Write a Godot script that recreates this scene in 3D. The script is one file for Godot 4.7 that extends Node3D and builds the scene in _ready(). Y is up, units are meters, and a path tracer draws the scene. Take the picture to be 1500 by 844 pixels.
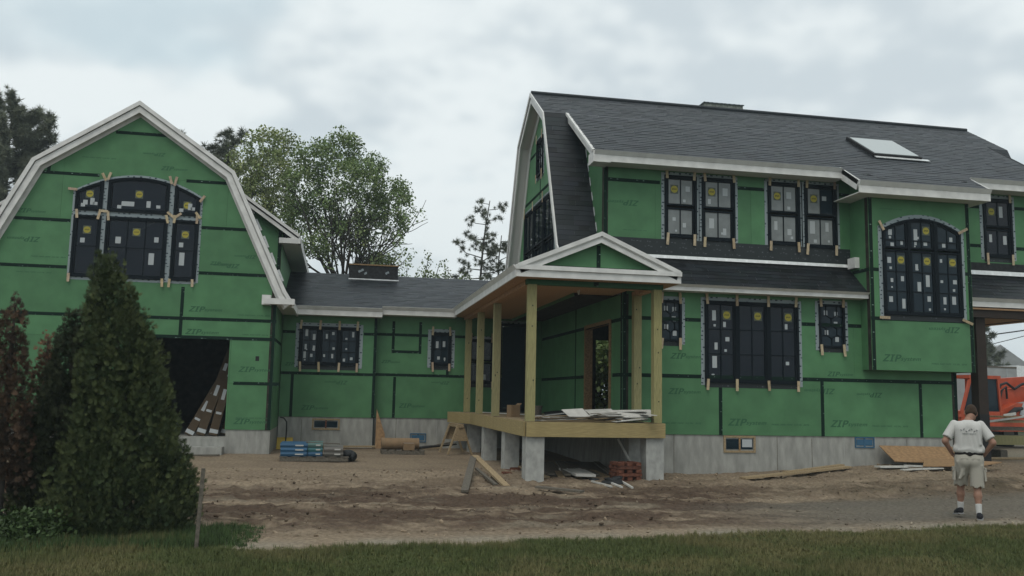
extends Node3D
# A house under construction: green sheathed gambrel wings, a timber porch, a dirt yard.

class Mb:
	# collects triangles with normals and colours; commit() makes one mesh
	var v := PackedVector3Array()
	var n := PackedVector3Array()
	var c := PackedColorArray()
	var col := Color.WHITE
	var t := Transform3D.IDENTITY
	func tri(a: Vector3, b: Vector3, d: Vector3, nn: Vector3):
		if (b - a).cross(d - a).dot(nn) > 0.0:
			var s = b; b = d; d = s
		v.append(t * a); v.append(t * b); v.append(t * d)
		var m = t.basis * nn
		for i in 3:
			n.append(m); c.append(col)
	func quad(a: Vector3, b: Vector3, d: Vector3, e: Vector3, nn: Vector3):
		tri(a, b, d, nn); tri(a, d, e, nn)
	func hexa(p: Array):
		# p: four bottom corners in a ring, then the four above them
		var mid := Vector3.ZERO
		for q in p: mid += q / 8.0
		for f in [[0, 1, 2, 3], [4, 5, 6, 7], [0, 1, 5, 4], [1, 2, 6, 5], [2, 3, 7, 6], [3, 0, 4, 7]]:
			var a: Vector3 = p[f[0]]; var b: Vector3 = p[f[1]]; var d: Vector3 = p[f[2]]; var e: Vector3 = p[f[3]]
			var nn := (d - a).cross(e - b)
			if nn.length() < 1e-9: nn = (b - a).cross(d - a)
			if nn.length() < 1e-9: continue
			nn = nn.normalized()
			if nn.dot((a + b + d + e) * 0.25 - mid) < 0.0: nn = -nn
			quad(a, b, d, e, nn)
	func box(ce: Vector3, s: Vector3, ba := Basis.IDENTITY):
		var h := s * 0.5
		var p := []
		for q in [[-1, -1, -1], [1, -1, -1], [1, -1, 1], [-1, -1, 1], [-1, 1, -1], [1, 1, -1], [1, 1, 1], [-1, 1, 1]]:
			p.append(ce + ba * Vector3(q[0] * h.x, q[1] * h.y, q[2] * h.z))
		hexa(p)
	func bx(x0: float, x1: float, y0: float, y1: float, z0: float, z1: float):
		box(Vector3(x0 + x1, y0 + y1, z0 + z1) * 0.5, Vector3(absf(x1 - x0), absf(y1 - y0), absf(z1 - z0)))
	func bar(a: Vector3, b: Vector3, w: float, h: float, up := Vector3.UP):
		# a board from a to b: w across, h along up
		var f := (b - a).normalized()
		var s := f.cross(up).normalized()
		if s.length() < 0.5: s = f.cross(Vector3.RIGHT).normalized()
		var u := s.cross(f).normalized()
		box((a + b) * 0.5, Vector3(w, h, a.distance_to(b)), Basis(s, u, -f))
	func prism(poly: PackedVector2Array, z0: float, z1: float, sides := true):
		var ids := Geometry2D.triangulate_polygon(poly)
		for i in range(0, ids.size(), 3):
			for q in [[z1, Vector3(0, 0, 1)], [z0, Vector3(0, 0, -1)]]:
				tri(Vector3(poly[ids[i]].x, poly[ids[i]].y, q[0]), Vector3(poly[ids[i + 1]].x, poly[ids[i + 1]].y, q[0]), Vector3(poly[ids[i + 2]].x, poly[ids[i + 2]].y, q[0]), q[1])
		if not sides: return
		var sg := -1.0 if Geometry2D.is_polygon_clockwise(poly) else 1.0
		for i in poly.size():
			var a := poly[i]; var b := poly[(i + 1) % poly.size()]
			var e := (b - a).normalized() * sg
			quad(Vector3(a.x, a.y, z0), Vector3(b.x, b.y, z0), Vector3(b.x, b.y, z1), Vector3(a.x, a.y, z1), Vector3(e.y, -e.x, 0))
	func tube(path: Array, radii: Array, k := 8, caps := true):
		var rings := []
		var nor := []
		var last := Vector3.ZERO
		for i in path.size():
			var f: Vector3 = (path[mini(i + 1, path.size() - 1)] - path[maxi(i - 1, 0)]).normalized()
			var s := f.cross(Vector3.UP if absf(f.y) < 0.9 else Vector3.RIGHT).normalized()
			if i > 0:
				var s2 := (last - f * last.dot(f))
				if s2.length() > 0.1: s = s2.normalized()
			last = s
			var u := s.cross(f)
			var r := []; var m := []
			for j in k:
				var d := s * cos(TAU * j / k) + u * sin(TAU * j / k)
				m.append(d); r.append(path[i] + d * radii[i])
			rings.append(r); nor.append(m)
		for i in path.size() - 1:
			for j in k:
				var j2 := (j + 1) % k
				smooth4(rings[i][j], rings[i][j2], rings[i + 1][j2], rings[i + 1][j], nor[i][j], nor[i][j2], nor[i + 1][j2], nor[i + 1][j])
		if caps:
			for e in [0, path.size() - 1]:
				var nn: Vector3 = (path[e] - path[1 if e == 0 else e - 1]).normalized()
				for j in range(1, k - 1): tri(rings[e][0], rings[e][j], rings[e][j + 1], nn)
	func smooth3(a: Vector3, b: Vector3, d: Vector3, na: Vector3, nb: Vector3, nd: Vector3):
		if (b - a).cross(d - a).dot(na + nb + nd) > 0.0:
			var s = b; b = d; d = s
			s = nb; nb = nd; nd = s
		v.append(t * a); v.append(t * b); v.append(t * d)
		n.append(t.basis * na); n.append(t.basis * nb); n.append(t.basis * nd)
		c.append(col); c.append(col); c.append(col)
	func smooth4(a, b, d, e, na, nb, nd, ne):
		smooth3(a, b, d, na, nb, nd); smooth3(a, d, e, na, nd, ne)
	func ball(ce: Vector3, r: Vector3, rows := 6, k := 8, ba := Basis.IDENTITY):
		for i in rows:
			for j in k:
				var p := []; var m := []
				for q in [[i, j], [i + 1, j], [i + 1, j + 1], [i, j + 1]]:
					var la: float = PI * q[0] / rows - PI / 2; var lo: float = TAU * q[1] / k
					var d := Vector3(cos(la) * cos(lo), sin(la), cos(la) * sin(lo))
					p.append(ce + ba * (d * r)); m.append((ba * (d / r)).normalized())
				if i > 0: smooth3(p[0], p[1], p[3], m[0], m[1], m[3])
				if i < rows - 1: smooth3(p[1], p[2], p[3], m[1], m[2], m[3])
	func commit() -> ArrayMesh:
		var a := []; a.resize(Mesh.ARRAY_MAX)
		a[Mesh.ARRAY_VERTEX] = v; a[Mesh.ARRAY_NORMAL] = n; a[Mesh.ARRAY_COLOR] = c
		var m := ArrayMesh.new()
		if v.size(): m.add_surface_from_arrays(Mesh.PRIMITIVE_TRIANGLES, a)
		return m

var M := {}
var used := {}
var rng := RandomNumberGenerator.new()
var gnoise := FastNoiseLite.new()
var bnoise := FastNoiseLite.new()
var house: Node3D

func rf(a: float, b: float) -> float: return rng.randf_range(a, b)

func numbered(parent: Node, called: String) -> String:
	var k := [parent.get_instance_id(), called]
	used[k] = used.get(k, -1) + 1
	return called if used[k] == 0 else "%s_%03d" % [called, used[k]]

func put(o: Node3D, called: String, parent: Node = self):
	o.name = numbered(parent, called)
	parent.add_child(o, true)
	return o

func obj(called: String, mesh, mat: Material, parent: Node = self) -> MeshInstance3D:
	var o := MeshInstance3D.new()
	o.mesh = mesh.commit() if mesh is Mb else mesh
	o.material_override = mat
	return put(o, called, parent)

func tag(o: Node, label: String, category: String, group := "", kind := ""):
	if label: o.set_meta("label", label)
	if category: o.set_meta("category", category)
	if group: o.set_meta("group", group)
	if kind: o.set_meta("kind", kind)
	return o

func thing(called: String, label: String, category: String, at := Vector3.ZERO, turn := 0.0, group := "") -> Node3D:
	var o := Node3D.new()
	put(o, called)
	o.position = at; o.rotation.y = turn
	return tag(o, label, category, group)

func front(z: float) -> Transform3D: return Transform3D(Basis.IDENTITY, Vector3(0, 0, z))
func west(x: float) -> Transform3D: return Transform3D(Basis(Vector3(0, 0, 1), Vector3.UP, Vector3(-1, 0, 0)), Vector3(x, 0, 0))
func east(x: float) -> Transform3D: return Transform3D(Basis(Vector3(0, 0, -1), Vector3.UP, Vector3(1, 0, 0)), Vector3(x, 0, 0))
func rear(z: float) -> Transform3D: return Transform3D(Basis(Vector3(-1, 0, 0), Vector3.UP, Vector3(0, 0, -1)), Vector3(0, 0, z))
func rpoly(x0: float, y0: float, x1: float, y1: float) -> PackedVector2Array:
	return PackedVector2Array([Vector2(x0, y0), Vector2(x1, y0), Vector2(x1, y1), Vector2(x0, y1)])

func ss(a: float, b: float, x: float) -> float: return smoothstep(a, b, x)

# ---------- materials ----------
func noise_tex(freq: float, oct: int, lo: float, hi: float, seed_: int, kind := FastNoiseLite.TYPE_SIMPLEX_SMOOTH, size := 512) -> ImageTexture:
	var f := FastNoiseLite.new()
	f.seed = seed_; f.noise_type = kind; f.frequency = freq; f.fractal_octaves = oct
	var im := f.get_seamless_image(size, size, false, false, 0.15, true)
	im.convert(Image.FORMAT_L8)
	var d := im.get_data()
	for i in d.size(): d[i] = int(255.0 * lerpf(lo, hi, d[i] / 255.0))
	return ImageTexture.create_from_image(Image.create_from_data(size, size, false, Image.FORMAT_L8, d))

func mat(col: Color, rough := 0.85, tex: Texture2D = null, scale := Vector3.ONE, spec := 0.4) -> StandardMaterial3D:
	var m := StandardMaterial3D.new()
	m.albedo_color = col.linear_to_srgb()
	m.roughness = rough
	m.metallic_specular = spec
	m.vertex_color_use_as_albedo = true
	if tex:
		m.albedo_texture = tex
		m.uv1_triplanar = true; m.uv1_world_triplanar = true
		m.uv1_scale = scale
	return m

func bump(m: StandardMaterial3D, tex: Texture2D, scale := 1.0):
	m.heightmap_enabled = true
	m.heightmap_texture = tex
	m.heightmap_scale = scale
	return m

func marks_tex(base: Color, ink: Color, seed_: int, dens: float) -> ImageTexture:
	# small dashes of print in rows, as on tapes and membranes
	var im := Image.create(256, 256, false, Image.FORMAT_RGB8)
	im.fill(base.linear_to_srgb())
	var r := RandomNumberGenerator.new(); r.seed = seed_
	for row in 8:
		var x := r.randi_range(0, 20)
		while x < 250:
			var w := r.randi_range(4, 16)
			if r.randf() < dens:
				im.fill_rect(Rect2i(x, row * 32 + 8 + r.randi_range(0, 6), mini(w, 255 - x), r.randi_range(4, 9)), ink.linear_to_srgb().lerp(base.linear_to_srgb(), r.randf_range(0.0, 0.5)))
			x += w + r.randi_range(3, 14)
	return ImageTexture.create_from_image(im)

func spots_tex() -> ImageTexture:
	# pale flashing tape with a dark repeated mark
	var im := Image.create(256, 256, false, Image.FORMAT_RGB8)
	im.fill(Color(0.27, 0.315, 0.335).linear_to_srgb())
	var r := RandomNumberGenerator.new(); r.seed = 12
	for y in 6:
		for x in 4:
			if r.randf() < 0.15: continue
			im.fill_rect(Rect2i(x * 64 + r.randi_range(0, 20) + (y % 2) * 20, y * 42 + r.randi_range(2, 10), r.randi_range(18, 30), r.randi_range(10, 20)), Color(0.03, 0.045, 0.06).linear_to_srgb())
	return ImageTexture.create_from_image(im)

func materials():
	var soft := noise_tex(0.006, 4, 0.88, 1.0, 3)
	var blotch := noise_tex(0.012, 5, 0.55, 1.0, 8)
	var fine := noise_tex(0.06, 4, 0.6, 1.0, 5)
	var grain := noise_tex(0.02, 4, 0.72, 1.0, 21)
	M.soft = soft; M.fine = fine; M.blotch = blotch
	M.green = mat(Color(0.092, 0.240, 0.108), 0.62, soft, Vector3(0.45, 0.45, 0.45))
	M.green_dark = mat(Color(0.036, 0.115, 0.056), 0.8)
	M.tape = mat(Color(1, 1, 1), 0.8, marks_tex(Color(0.010, 0.025, 0.018), Color(0.22, 0.30, 0.27), 4, 0.22), Vector3(1.6, 1.6, 1.6), 0.15)
	M.flash = mat(Color(1, 1, 1), 0.55, spots_tex(), Vector3(1.9, 1.9, 1.9))
	M.membrane = mat(Color(1, 1, 1), 0.5, marks_tex(Color(0.020, 0.026, 0.028), Color(0.11, 0.12, 0.13), 14, 0.30), Vector3(1.2, 1.2, 1.2))
	M.white = mat(Color(0.78, 0.775, 0.75), 0.5, noise_tex(0.008, 4, 0.88, 1.0, 31), Vector3(0.6, 0.6, 0.6))
	M.soffit = mat(Color(0.60, 0.60, 0.57), 0.7)
	M.shingle = mat(Color(1, 1, 1), 0.42, fine, Vector3(2.5, 2.5, 2.5), 0.38)
	M.felt = mat(Color(0.03, 0.033, 0.036), 0.7, blotch, Vector3(1.2, 1.2, 1.2))
	M.metal = mat(Color(0.86, 0.88, 0.88), 0.3, soft, Vector3(2, 2, 2)); M.metal.metallic = 0.15
	M.frame = mat(Color(0.006, 0.010, 0.014), 0.6, null, Vector3.ONE, 0.2)
	var g := StandardMaterial3D.new()
	g.albedo_color = Color(0.035, 0.095, 0.15, 0.6); g.transparency = BaseMaterial3D.TRANSPARENCY_ALPHA
	g.roughness = 0.03; g.metallic_specular = 0.33
	M.glass = g
	M.film = mat(Color(0.22, 0.24, 0.24), 0.25, soft, Vector3(1, 1, 1))
	M.darkpane = mat(Color(0.013, 0.026, 0.037), 0.06, soft, Vector3(1, 1, 1), 0.3)
	M.paper = mat(Color(0.40, 0.43, 0.44), 0.7)
	M.yellow = mat(Color(0.36, 0.31, 0.04), 0.6)
	M.yellow_card = mat(Color(0.085, 0.10, 0.075), 0.7)
	M.ink = mat(Color(0.05, 0.05, 0.03), 0.8)
	M.shim = mat(Color(0.66, 0.54, 0.37), 0.8, grain, Vector3(3, 0.8, 3))
	M.post = bump(mat(Color(0.42, 0.385, 0.19), 0.85, grain, Vector3(9, 0.35, 9)), grain, 0.04)
	M.beam = bump(mat(Color(0.44, 0.345, 0.16), 0.85, grain, Vector3(0.3, 9, 0.3)), grain, 0.04)
	M.lumber = bump(mat(Color(0.42, 0.315, 0.185), 0.85, grain, Vector3(2.0, 2.0, 2.0)), grain, 0.1)
	M.pine = mat(Color(0.36, 0.23, 0.115), 0.8, grain, Vector3(1.2, 1.2, 1.2))
	M.plywood = mat(Color(0.40, 0.245, 0.125), 0.8, grain, Vector3(0.8, 0.8, 2.2))
	M.grey_wood = mat(Color(0.17, 0.15, 0.12), 0.9, grain, Vector3(1.5, 1.5, 1.5))
	M.ceiling = mat(Color(0.60, 0.36, 0.20), 0.75, grain, Vector3(6, 1, 0.6))
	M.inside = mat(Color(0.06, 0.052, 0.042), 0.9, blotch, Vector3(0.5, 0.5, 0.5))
	M.concrete = bump(mat(Color(0.385, 0.385, 0.355), 0.9, noise_tex(0.012, 6, 0.80, 1.0, 41), Vector3(0.7, 0.22, 0.7)), fine, 0.12)
	M.pier = bump(mat(Color(0.43, 0.435, 0.41), 0.9, noise_tex(0.012, 5, 0.82, 1.0, 44), Vector3(0.9, 0.6, 0.9)), fine, 0.12)
	M.rust = mat(Color(0.23, 0.085, 0.05), 0.9, blotch, Vector3(2, 2, 2))
	M.board_white = mat(Color(0.60, 0.59, 0.55), 0.7, soft, Vector3(1.5, 1.5, 1.5))
	M.black = mat(Color(0.012, 0.012, 0.013), 0.6)
	M.bark = bump(mat(Color(0.085, 0.075, 0.062), 0.95, blotch, Vector3(1.5, 0.5, 1.5)), fine, 0.5)
	M.card = mat(Color(0.26, 0.175, 0.10), 0.85, soft, Vector3(1.5, 1.5, 1.5))
	M.vinyl = mat(Color(1, 1, 1), 0.6)
	M.leaf = mat(Color(1, 1, 1), 0.6); M.leaf.backlight_enabled = true; M.leaf.backlight = Color(0.45, 0.5, 0.2)
	M.needle = mat(Color(1, 1, 1), 0.75)
	M.cloth = mat(Color(1, 1, 1), 0.95, fine, Vector3(6, 6, 6))
	M.skin = mat(Color(1, 1, 1), 0.6)
	M.ground = bump(mat(Color(1, 1, 1), 0.96, noise_tex(0.03, 5, 0.72, 1.0, 51), Vector3(0.7, 0.7, 0.7), 0.2), noise_tex(0.05, 5, 0.0, 1.0, 52), 2.2)
	M.paint = mat(Color(1, 1, 1), 0.4, soft, Vector3(1, 1, 1)); M.paint.clearcoat_enabled = true; M.paint.clearcoat = 0.3
	M.rubber = mat(Color(0.02, 0.02, 0.02), 0.85)
func _ready():
	rng.seed = 77
	# ----- camera, sky, sun, exposure -----
	var cam := Camera3D.new()
	cam.name = "camera"
	cam.fov = 36.05; cam.near = 0.1; cam.far = 2000.0
	cam.transform = Transform3D(Basis(Vector3.UP, deg_to_rad(-10.98)) * Basis(Vector3.RIGHT, deg_to_rad(6.975)) * Basis(Vector3.BACK, deg_to_rad(1.154)), Vector3(0, 1.7, 0))
	add_child(cam)
	cam.current = true
	var we := WorldEnvironment.new()
	var env := Environment.new()
	env.background_mode = Environment.BG_SKY
	var sky := Sky.new()
	var sm := PanoramaSkyMaterial.new()
	sm.panorama = cloud_sky()
	sky.sky_material = sm
	env.sky = sky
	env.ambient_light_source = Environment.AMBIENT_SOURCE_SKY
	env.tonemap_mode = Environment.TONE_MAPPER_LINEAR
	env.tonemap_exposure = 1.0
	env.sdfgi_enabled = true; env.ssao_enabled = true; env.ssil_enabled = true
	env.fog_enabled = true; env.fog_density = 0.001; env.fog_light_color = Color(0.72, 0.77, 0.79)
	we.environment = env
	we.name = "world"
	add_child(we)
	var sun := DirectionalLight3D.new()
	sun.name = "sun"
	sun.light_energy = 0.32; sun.light_angular_distance = 25.0; sun.light_color = Color(1.0, 0.97, 0.92)
	sun.shadow_enabled = true
	sun.rotation = Vector3(deg_to_rad(-58), deg_to_rad(-28), 0)
	add_child(sun)
	materials()
	gnoise.seed = 5; gnoise.frequency = 0.5; gnoise.fractal_octaves = 4
	bnoise.seed = 11; bnoise.frequency = 0.12; bnoise.fractal_octaves = 3
	# ----- setting and structure -----
	make_ground()
	make_house()
	make_trees()
	make_yard()
	make_machines()
	make_person()
	make_grass()

func cloud_sky() -> ImageTexture:
	var w := 1024; var h := 512
	var a := FastNoiseLite.new(); a.seed = 19; a.frequency = 1.0; a.fractal_octaves = 5; a.fractal_gain = 0.52
	var b := FastNoiseLite.new(); b.seed = 23; b.frequency = 0.55; b.fractal_octaves = 4
	var im := Image.create(w, h, false, Image.FORMAT_RGBF)
	for y in h:
		var el := PI * (0.5 - (y + 0.5) / h)
		for x in w:
			var az := TAU * (x + 0.5) / w
			var d := Vector3(sin(az) * cos(el), sin(el), -cos(az) * cos(el))
			if d.y < 0.0:
				im.set_pixel(x, y, Color(0.22, 0.21, 0.19)); continue
			var k := 1.0 / (d.y + 0.22)
			var p := Vector3(d.x * k, d.z * k, 0.0)
			var thick := a.get_noise_3d(p.x * 1.5, p.y * 1.9, 3.0) + 0.35 * a.get_noise_3d(p.x * 4.0, p.y * 5.0, 8.0)
			var blue := b.get_noise_3d(p.x * 1.1 + 4.0, p.y * 1.5, 1.0)
			var wisp := a.get_noise_3d(p.x * 9.0, p.y * 11.0, 21.0)
			var grey := Color(0.62, 0.70, 0.745)
			var pale := Color(0.84, 0.905, 0.92)
			var clear := Color(0.57, 0.73, 0.80)
			var c := grey.lerp(pale, smoothstep(-0.45, 0.30, thick + 0.36 * wisp + 0.12 * a.get_noise_3d(p.x * 20.0, p.y * 22.0, 5.0)))
			c = c.lerp(clear, 0.42 * smoothstep(0.05, 0.5, blue) * smoothstep(0.25, -0.2, thick))
			c = c.lerp(Color(0.70, 0.775, 0.795), smoothstep(0.30, 0.0, d.y) * 0.6)
			im.set_pixel(x, y, c)
	return ImageTexture.create_from_image(im)

# ---------- ground ----------
func gh(x: float, z: float) -> float:
	var y := 0.09 * ss(-14.5, -18.5, z) + 0.05 * ss(-20.0, -26.0, z) - 0.04 * ss(-9.5, -7.0, z)
	y += 0.22 * ss(8.0, 12.5, x) * ss(-14.8, -17.8, z) * (1.0 - ss(-20.5, -24.0, z))
	# tyre ridges and churned soil, running along the house front
	var rough := ss(-10.8, -12.0, z) * (1.0 - ss(-17.0, -20.0, z)) * (1.0 - 0.85 * road(x, z)) * (1.0 - ss(16.0, 22.0, x))
	y += rough * (0.06 * gnoise.get_noise_2d(x * 0.5, z * 2.4) + 0.05 * gnoise.get_noise_2d(x * 4.0, z * 8.0) + 0.045 * gnoise.get_noise_2d(x * 11.0, z * 14.0))
	y += 0.03 * gnoise.get_noise_2d(x * 1.2 + 40, z * 1.2) * ss(-10.5, -12.0, z) * (1.0 - road(x, z))
	y += 0.02 * gnoise.get_noise_2d(x * 2.0, z * 2.0 + 90) * (1.0 - ss(-10.0, -11.0, z))
	# a bank of turned soil by the road on the right
	y += 0.16 * exp(-pow((z + 15.4 + 0.1 * (x - 10.0)) / 0.75, 2.0)) * ss(7.0, 10.0, x) * (0.6 + 0.8 * gnoise.get_noise_2d(x * 1.6, z * 2.0 + 7))
	y += 0.10 * exp(-(pow((x - 3.0) / 0.9, 2) + pow((z + 18.6) / 0.5, 2))) + 0.08 * exp(-(pow((x - 2.2) / 0.6, 2) + pow((z + 17.2) / 0.4, 2)))
	return y

func road(x: float, z: float) -> float:
	var mid := -13.0 - 0.16 * (x - 8.0)
	return ss(4.5, 8.5, x) * (1.0 - ss(0.9, 1.7, absf(z - mid)))

func lawn(x: float, z: float) -> float:
	var edge := -10.75 - 0.11 * (x - 4.0) + 0.25 * gnoise.get_noise_2d(x * 0.8, 3.0) - 1.1 * (1.0 - ss(-1.9, -0.9, x))
	return ss(edge - 0.12, edge + 0.22, z)

func gcol(x: float, z: float) -> Color:
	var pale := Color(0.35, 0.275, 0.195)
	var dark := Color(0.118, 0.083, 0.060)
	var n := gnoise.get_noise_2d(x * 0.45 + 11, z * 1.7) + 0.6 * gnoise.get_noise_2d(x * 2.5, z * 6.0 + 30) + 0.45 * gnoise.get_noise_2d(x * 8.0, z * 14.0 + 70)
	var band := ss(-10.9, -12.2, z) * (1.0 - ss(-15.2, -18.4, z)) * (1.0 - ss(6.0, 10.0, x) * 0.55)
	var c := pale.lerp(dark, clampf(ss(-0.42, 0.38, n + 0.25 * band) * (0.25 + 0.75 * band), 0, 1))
	c = c.lerp(Color(0.32, 0.275, 0.205), 0.6 * ss(0.25, 0.6, gnoise.get_noise_2d(x * 0.7, z * 2.6 + 60)) * band)
	c = c.lerp(Color(0.36, 0.32, 0.25), exp(-pow((z + 10.95 + 0.11 * (x - 4.0)) / 0.28, 2.0)) * (0.55 + gnoise.get_noise_2d(x * 2.0, 9.0)))
	c = c.lerp(Color(0.20, 0.182, 0.15), road(x, z) * 0.85)
	if x > 16.0: c = c.lerp(Color(0.29, 0.255, 0.195), ss(16.0, 19.0, x))
	var bank := exp(-pow((z + 15.4 + 0.1 * (x - 10.0)) / 0.8, 2.0)) * ss(7.0, 10.0, x)
	c = c.lerp(Color(0.12, 0.096, 0.066), bank * clampf(0.55 + gnoise.get_noise_2d(x * 2.0, z * 3.0), 0, 1))
	var g := Color(0.07, 0.088, 0.028).lerp(Color(0.115, 0.112, 0.042), ss(-0.2, 0.4, gnoise.get_noise_2d(x * 0.9, z * 1.2 + 5)))
	c = c.lerp(g, lawn(x, z))
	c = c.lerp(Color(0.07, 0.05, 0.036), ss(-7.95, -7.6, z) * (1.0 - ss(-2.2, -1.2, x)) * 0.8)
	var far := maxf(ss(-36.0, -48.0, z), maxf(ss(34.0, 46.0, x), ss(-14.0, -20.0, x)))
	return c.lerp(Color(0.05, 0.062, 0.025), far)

func make_ground():
	var xs := []; var zs := []
	for x in [-900.0, -300.0, -120.0, -60.0, -35.0, -22.0]: xs.append(x)
	var q := -14.0
	while q < 17.0: xs.append(q); q += 0.11
	while q < 32.0: xs.append(q); q += 0.5
	for x in [40.0, 60.0, 90.0, 160.0, 400.0, 900.0]: xs.append(x)
	for z in [400.0, 100.0, 30.0, 10.0, 3.0, -2.0]: zs.append(z)
	q = -6.4
	while q > -19.5: zs.append(q); q -= 0.09
	while q > -34.0: zs.append(q); q -= 0.4
	for z in [-40.0, -48.0, -60.0, -90.0, -200.0, -900.0]: zs.append(z)
	var v := PackedVector3Array(); var nn := PackedVector3Array(); var cc := PackedColorArray(); var ids := PackedInt32Array()
	for z in zs:
		for x in xs:
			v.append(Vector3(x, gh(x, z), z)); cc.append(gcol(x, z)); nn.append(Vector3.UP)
	var w := xs.size()
	for j in range(1, zs.size() - 1):
		for i in range(1, w - 1):
			nn[j * w + i] = (v[(j - 1) * w + i] - v[(j + 1) * w + i]).cross(v[j * w + i - 1] - v[j * w + i + 1]).normalized()
			if nn[j * w + i].y < 0: nn[j * w + i] = -nn[j * w + i]
	for j in zs.size() - 1:
		for i in w - 1:
			var a := j * w + i
			ids.append_array(PackedInt32Array([a, a + w, a + 1, a + 1, a + w, a + w + 1]))
	var ar := []; ar.resize(Mesh.ARRAY_MAX)
	ar[Mesh.ARRAY_VERTEX] = v; ar[Mesh.ARRAY_NORMAL] = nn; ar[Mesh.ARRAY_COLOR] = cc; ar[Mesh.ARRAY_INDEX] = ids
	var m := ArrayMesh.new(); m.add_surface_from_arrays(Mesh.PRIMITIVE_TRIANGLES, ar)
	var o := obj("ground", m, M.ground)
	tag(o, "churned sandy dirt yard with a worn track and a strip of lawn", "ground", "", "structure")

# ---------- walls, windows, roofs ----------
func cut(pieces: Array, hole: PackedVector2Array) -> Array:
	var r := Rect2(hole[0], Vector2.ZERO)
	for p in hole: r = r.expand(p)
	var mx := r.get_center().x
	var out := []
	for piece in pieces:
		var b := Rect2(piece[0], Vector2.ZERO)
		for p in piece: b = b.expand(p)
		if not b.intersects(r):
			out.append(piece); continue
		for half in [rpoly(-999, -999, mx, 999), rpoly(mx, -999, 999, 999)]:
			for part in Geometry2D.intersect_polygons(piece, half):
				for q in Geometry2D.clip_polygons(part, hole):
					if not Geometry2D.is_polygon_clockwise(q): out.append(q)
	return out

var stamp_mesh := {}
func stamp(parent: Node, T: Transform3D, x: float, y: float, s := 1.0, flip := false, small := false):
	# the maker's print on a panel: sheared capitals, thin as ink
	var key := "small" if small else "big"
	if not stamp_mesh.has(key):
		var mb := Mb.new()
		for w in ([["ZIP", 0.30, 0.0], ["system", 0.15, 0.56]] if not small else [["PANEL AND TAPE  1/2 IN.  2018", 0.07, 0.0]]):
			var tm := TextMesh.new()
			var f := SystemFont.new(); f.font_names = PackedStringArray(["Droid Sans"]); f.font_weight = 700
			tm.font = f; tm.text = w[0]; tm.font_size = 64; tm.depth = 0.0; tm.curve_step = 4.0
			tm.pixel_size = w[1] / 64.0
			tm.horizontal_alignment = HORIZONTAL_ALIGNMENT_LEFT
			var a := tm.get_mesh_arrays()
			var vv: PackedVector3Array = a[Mesh.ARRAY_VERTEX]
			var ids = a[Mesh.ARRAY_INDEX]
			var lo := 1e9
			for p in vv: lo = minf(lo, p.y)
			var count: int = ids.size() if ids != null and ids.size() else vv.size()
			for i in range(0, count, 3):
				var q := []
				for k in 3:
					var p: Vector3 = vv[ids[i + k]] if ids != null and ids.size() else vv[i + k]
					q.append(Vector3(p.x * 1.25 + w[2] + (p.y - lo) * 0.35, p.y - lo, 0))
				mb.tri(q[0], q[1], q[2], Vector3(0, 0, 1))
		stamp_mesh[key] = mb.commit()
	var o := obj("printed_lettering", stamp_mesh[key], M.green_dark, parent)
	o.transform = T * Transform3D(Basis(Vector3(0, 0, 1), PI if flip else 0.0).scaled(Vector3(s * 0.9, s * 0.85, 1)), Vector3(x, y, 0.0012))

func wall(called: String, T: Transform3D, outline: PackedVector2Array, holes: Array, ys: Array, joints: Array, tapes: Array, thick := 0.14) -> MeshInstance3D:
	# backing with reveals at the openings, then one panel per sheet, then tape over the joints
	var mb := Mb.new(); mb.t = T
	var pieces: Array = [outline]
	for h in holes: pieces = cut(pieces, h)
	for p in pieces: mb.prism(p, -thick, -0.014)
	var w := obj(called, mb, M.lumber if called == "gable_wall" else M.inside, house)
	var x0 := 1e9; var x1 := -1e9
	for p in outline: x0 = minf(x0, p.x); x1 = maxf(x1, p.x)
	for i in ys.size() - 1:
		var xs: Array = [x0] + (joints[i] if i < joints.size() else []) + [x1]
		for k in xs.size() - 1:
			var ps: Array = Geometry2D.intersect_polygons(outline, rpoly(xs[k] + 0.002, ys[i] + 0.002, xs[k + 1] - 0.002, ys[i + 1] - 0.002))
			for h in holes: ps = cut(ps, h)
			if ps.is_empty(): continue
			var pm := Mb.new(); pm.t = T
			var tone := rf(0.86, 1.07)
			pm.col = Color(tone, tone * rf(0.98, 1.02), tone)
			var proud := rf(-0.0015, 0.0)
			for p in ps: pm.prism(p, -0.012, proud)
			obj("sheathing_panel", pm, M.green, w)
	for s in tapes:
		var tm := Mb.new(); tm.t = T
		var hw := 0.041
		if absf(s[0] - s[2]) < 0.001: tm.bx(s[0] - hw, s[0] + hw, s[1], s[3], -0.001, rf(0.0022, 0.0032))
		else: tm.bx(s[0], s[2], s[1] - hw, s[3] + hw, -0.001, rf(0.0032, 0.0042))
		obj("seam_tape", tm, M.tape, w)
	return w

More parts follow.
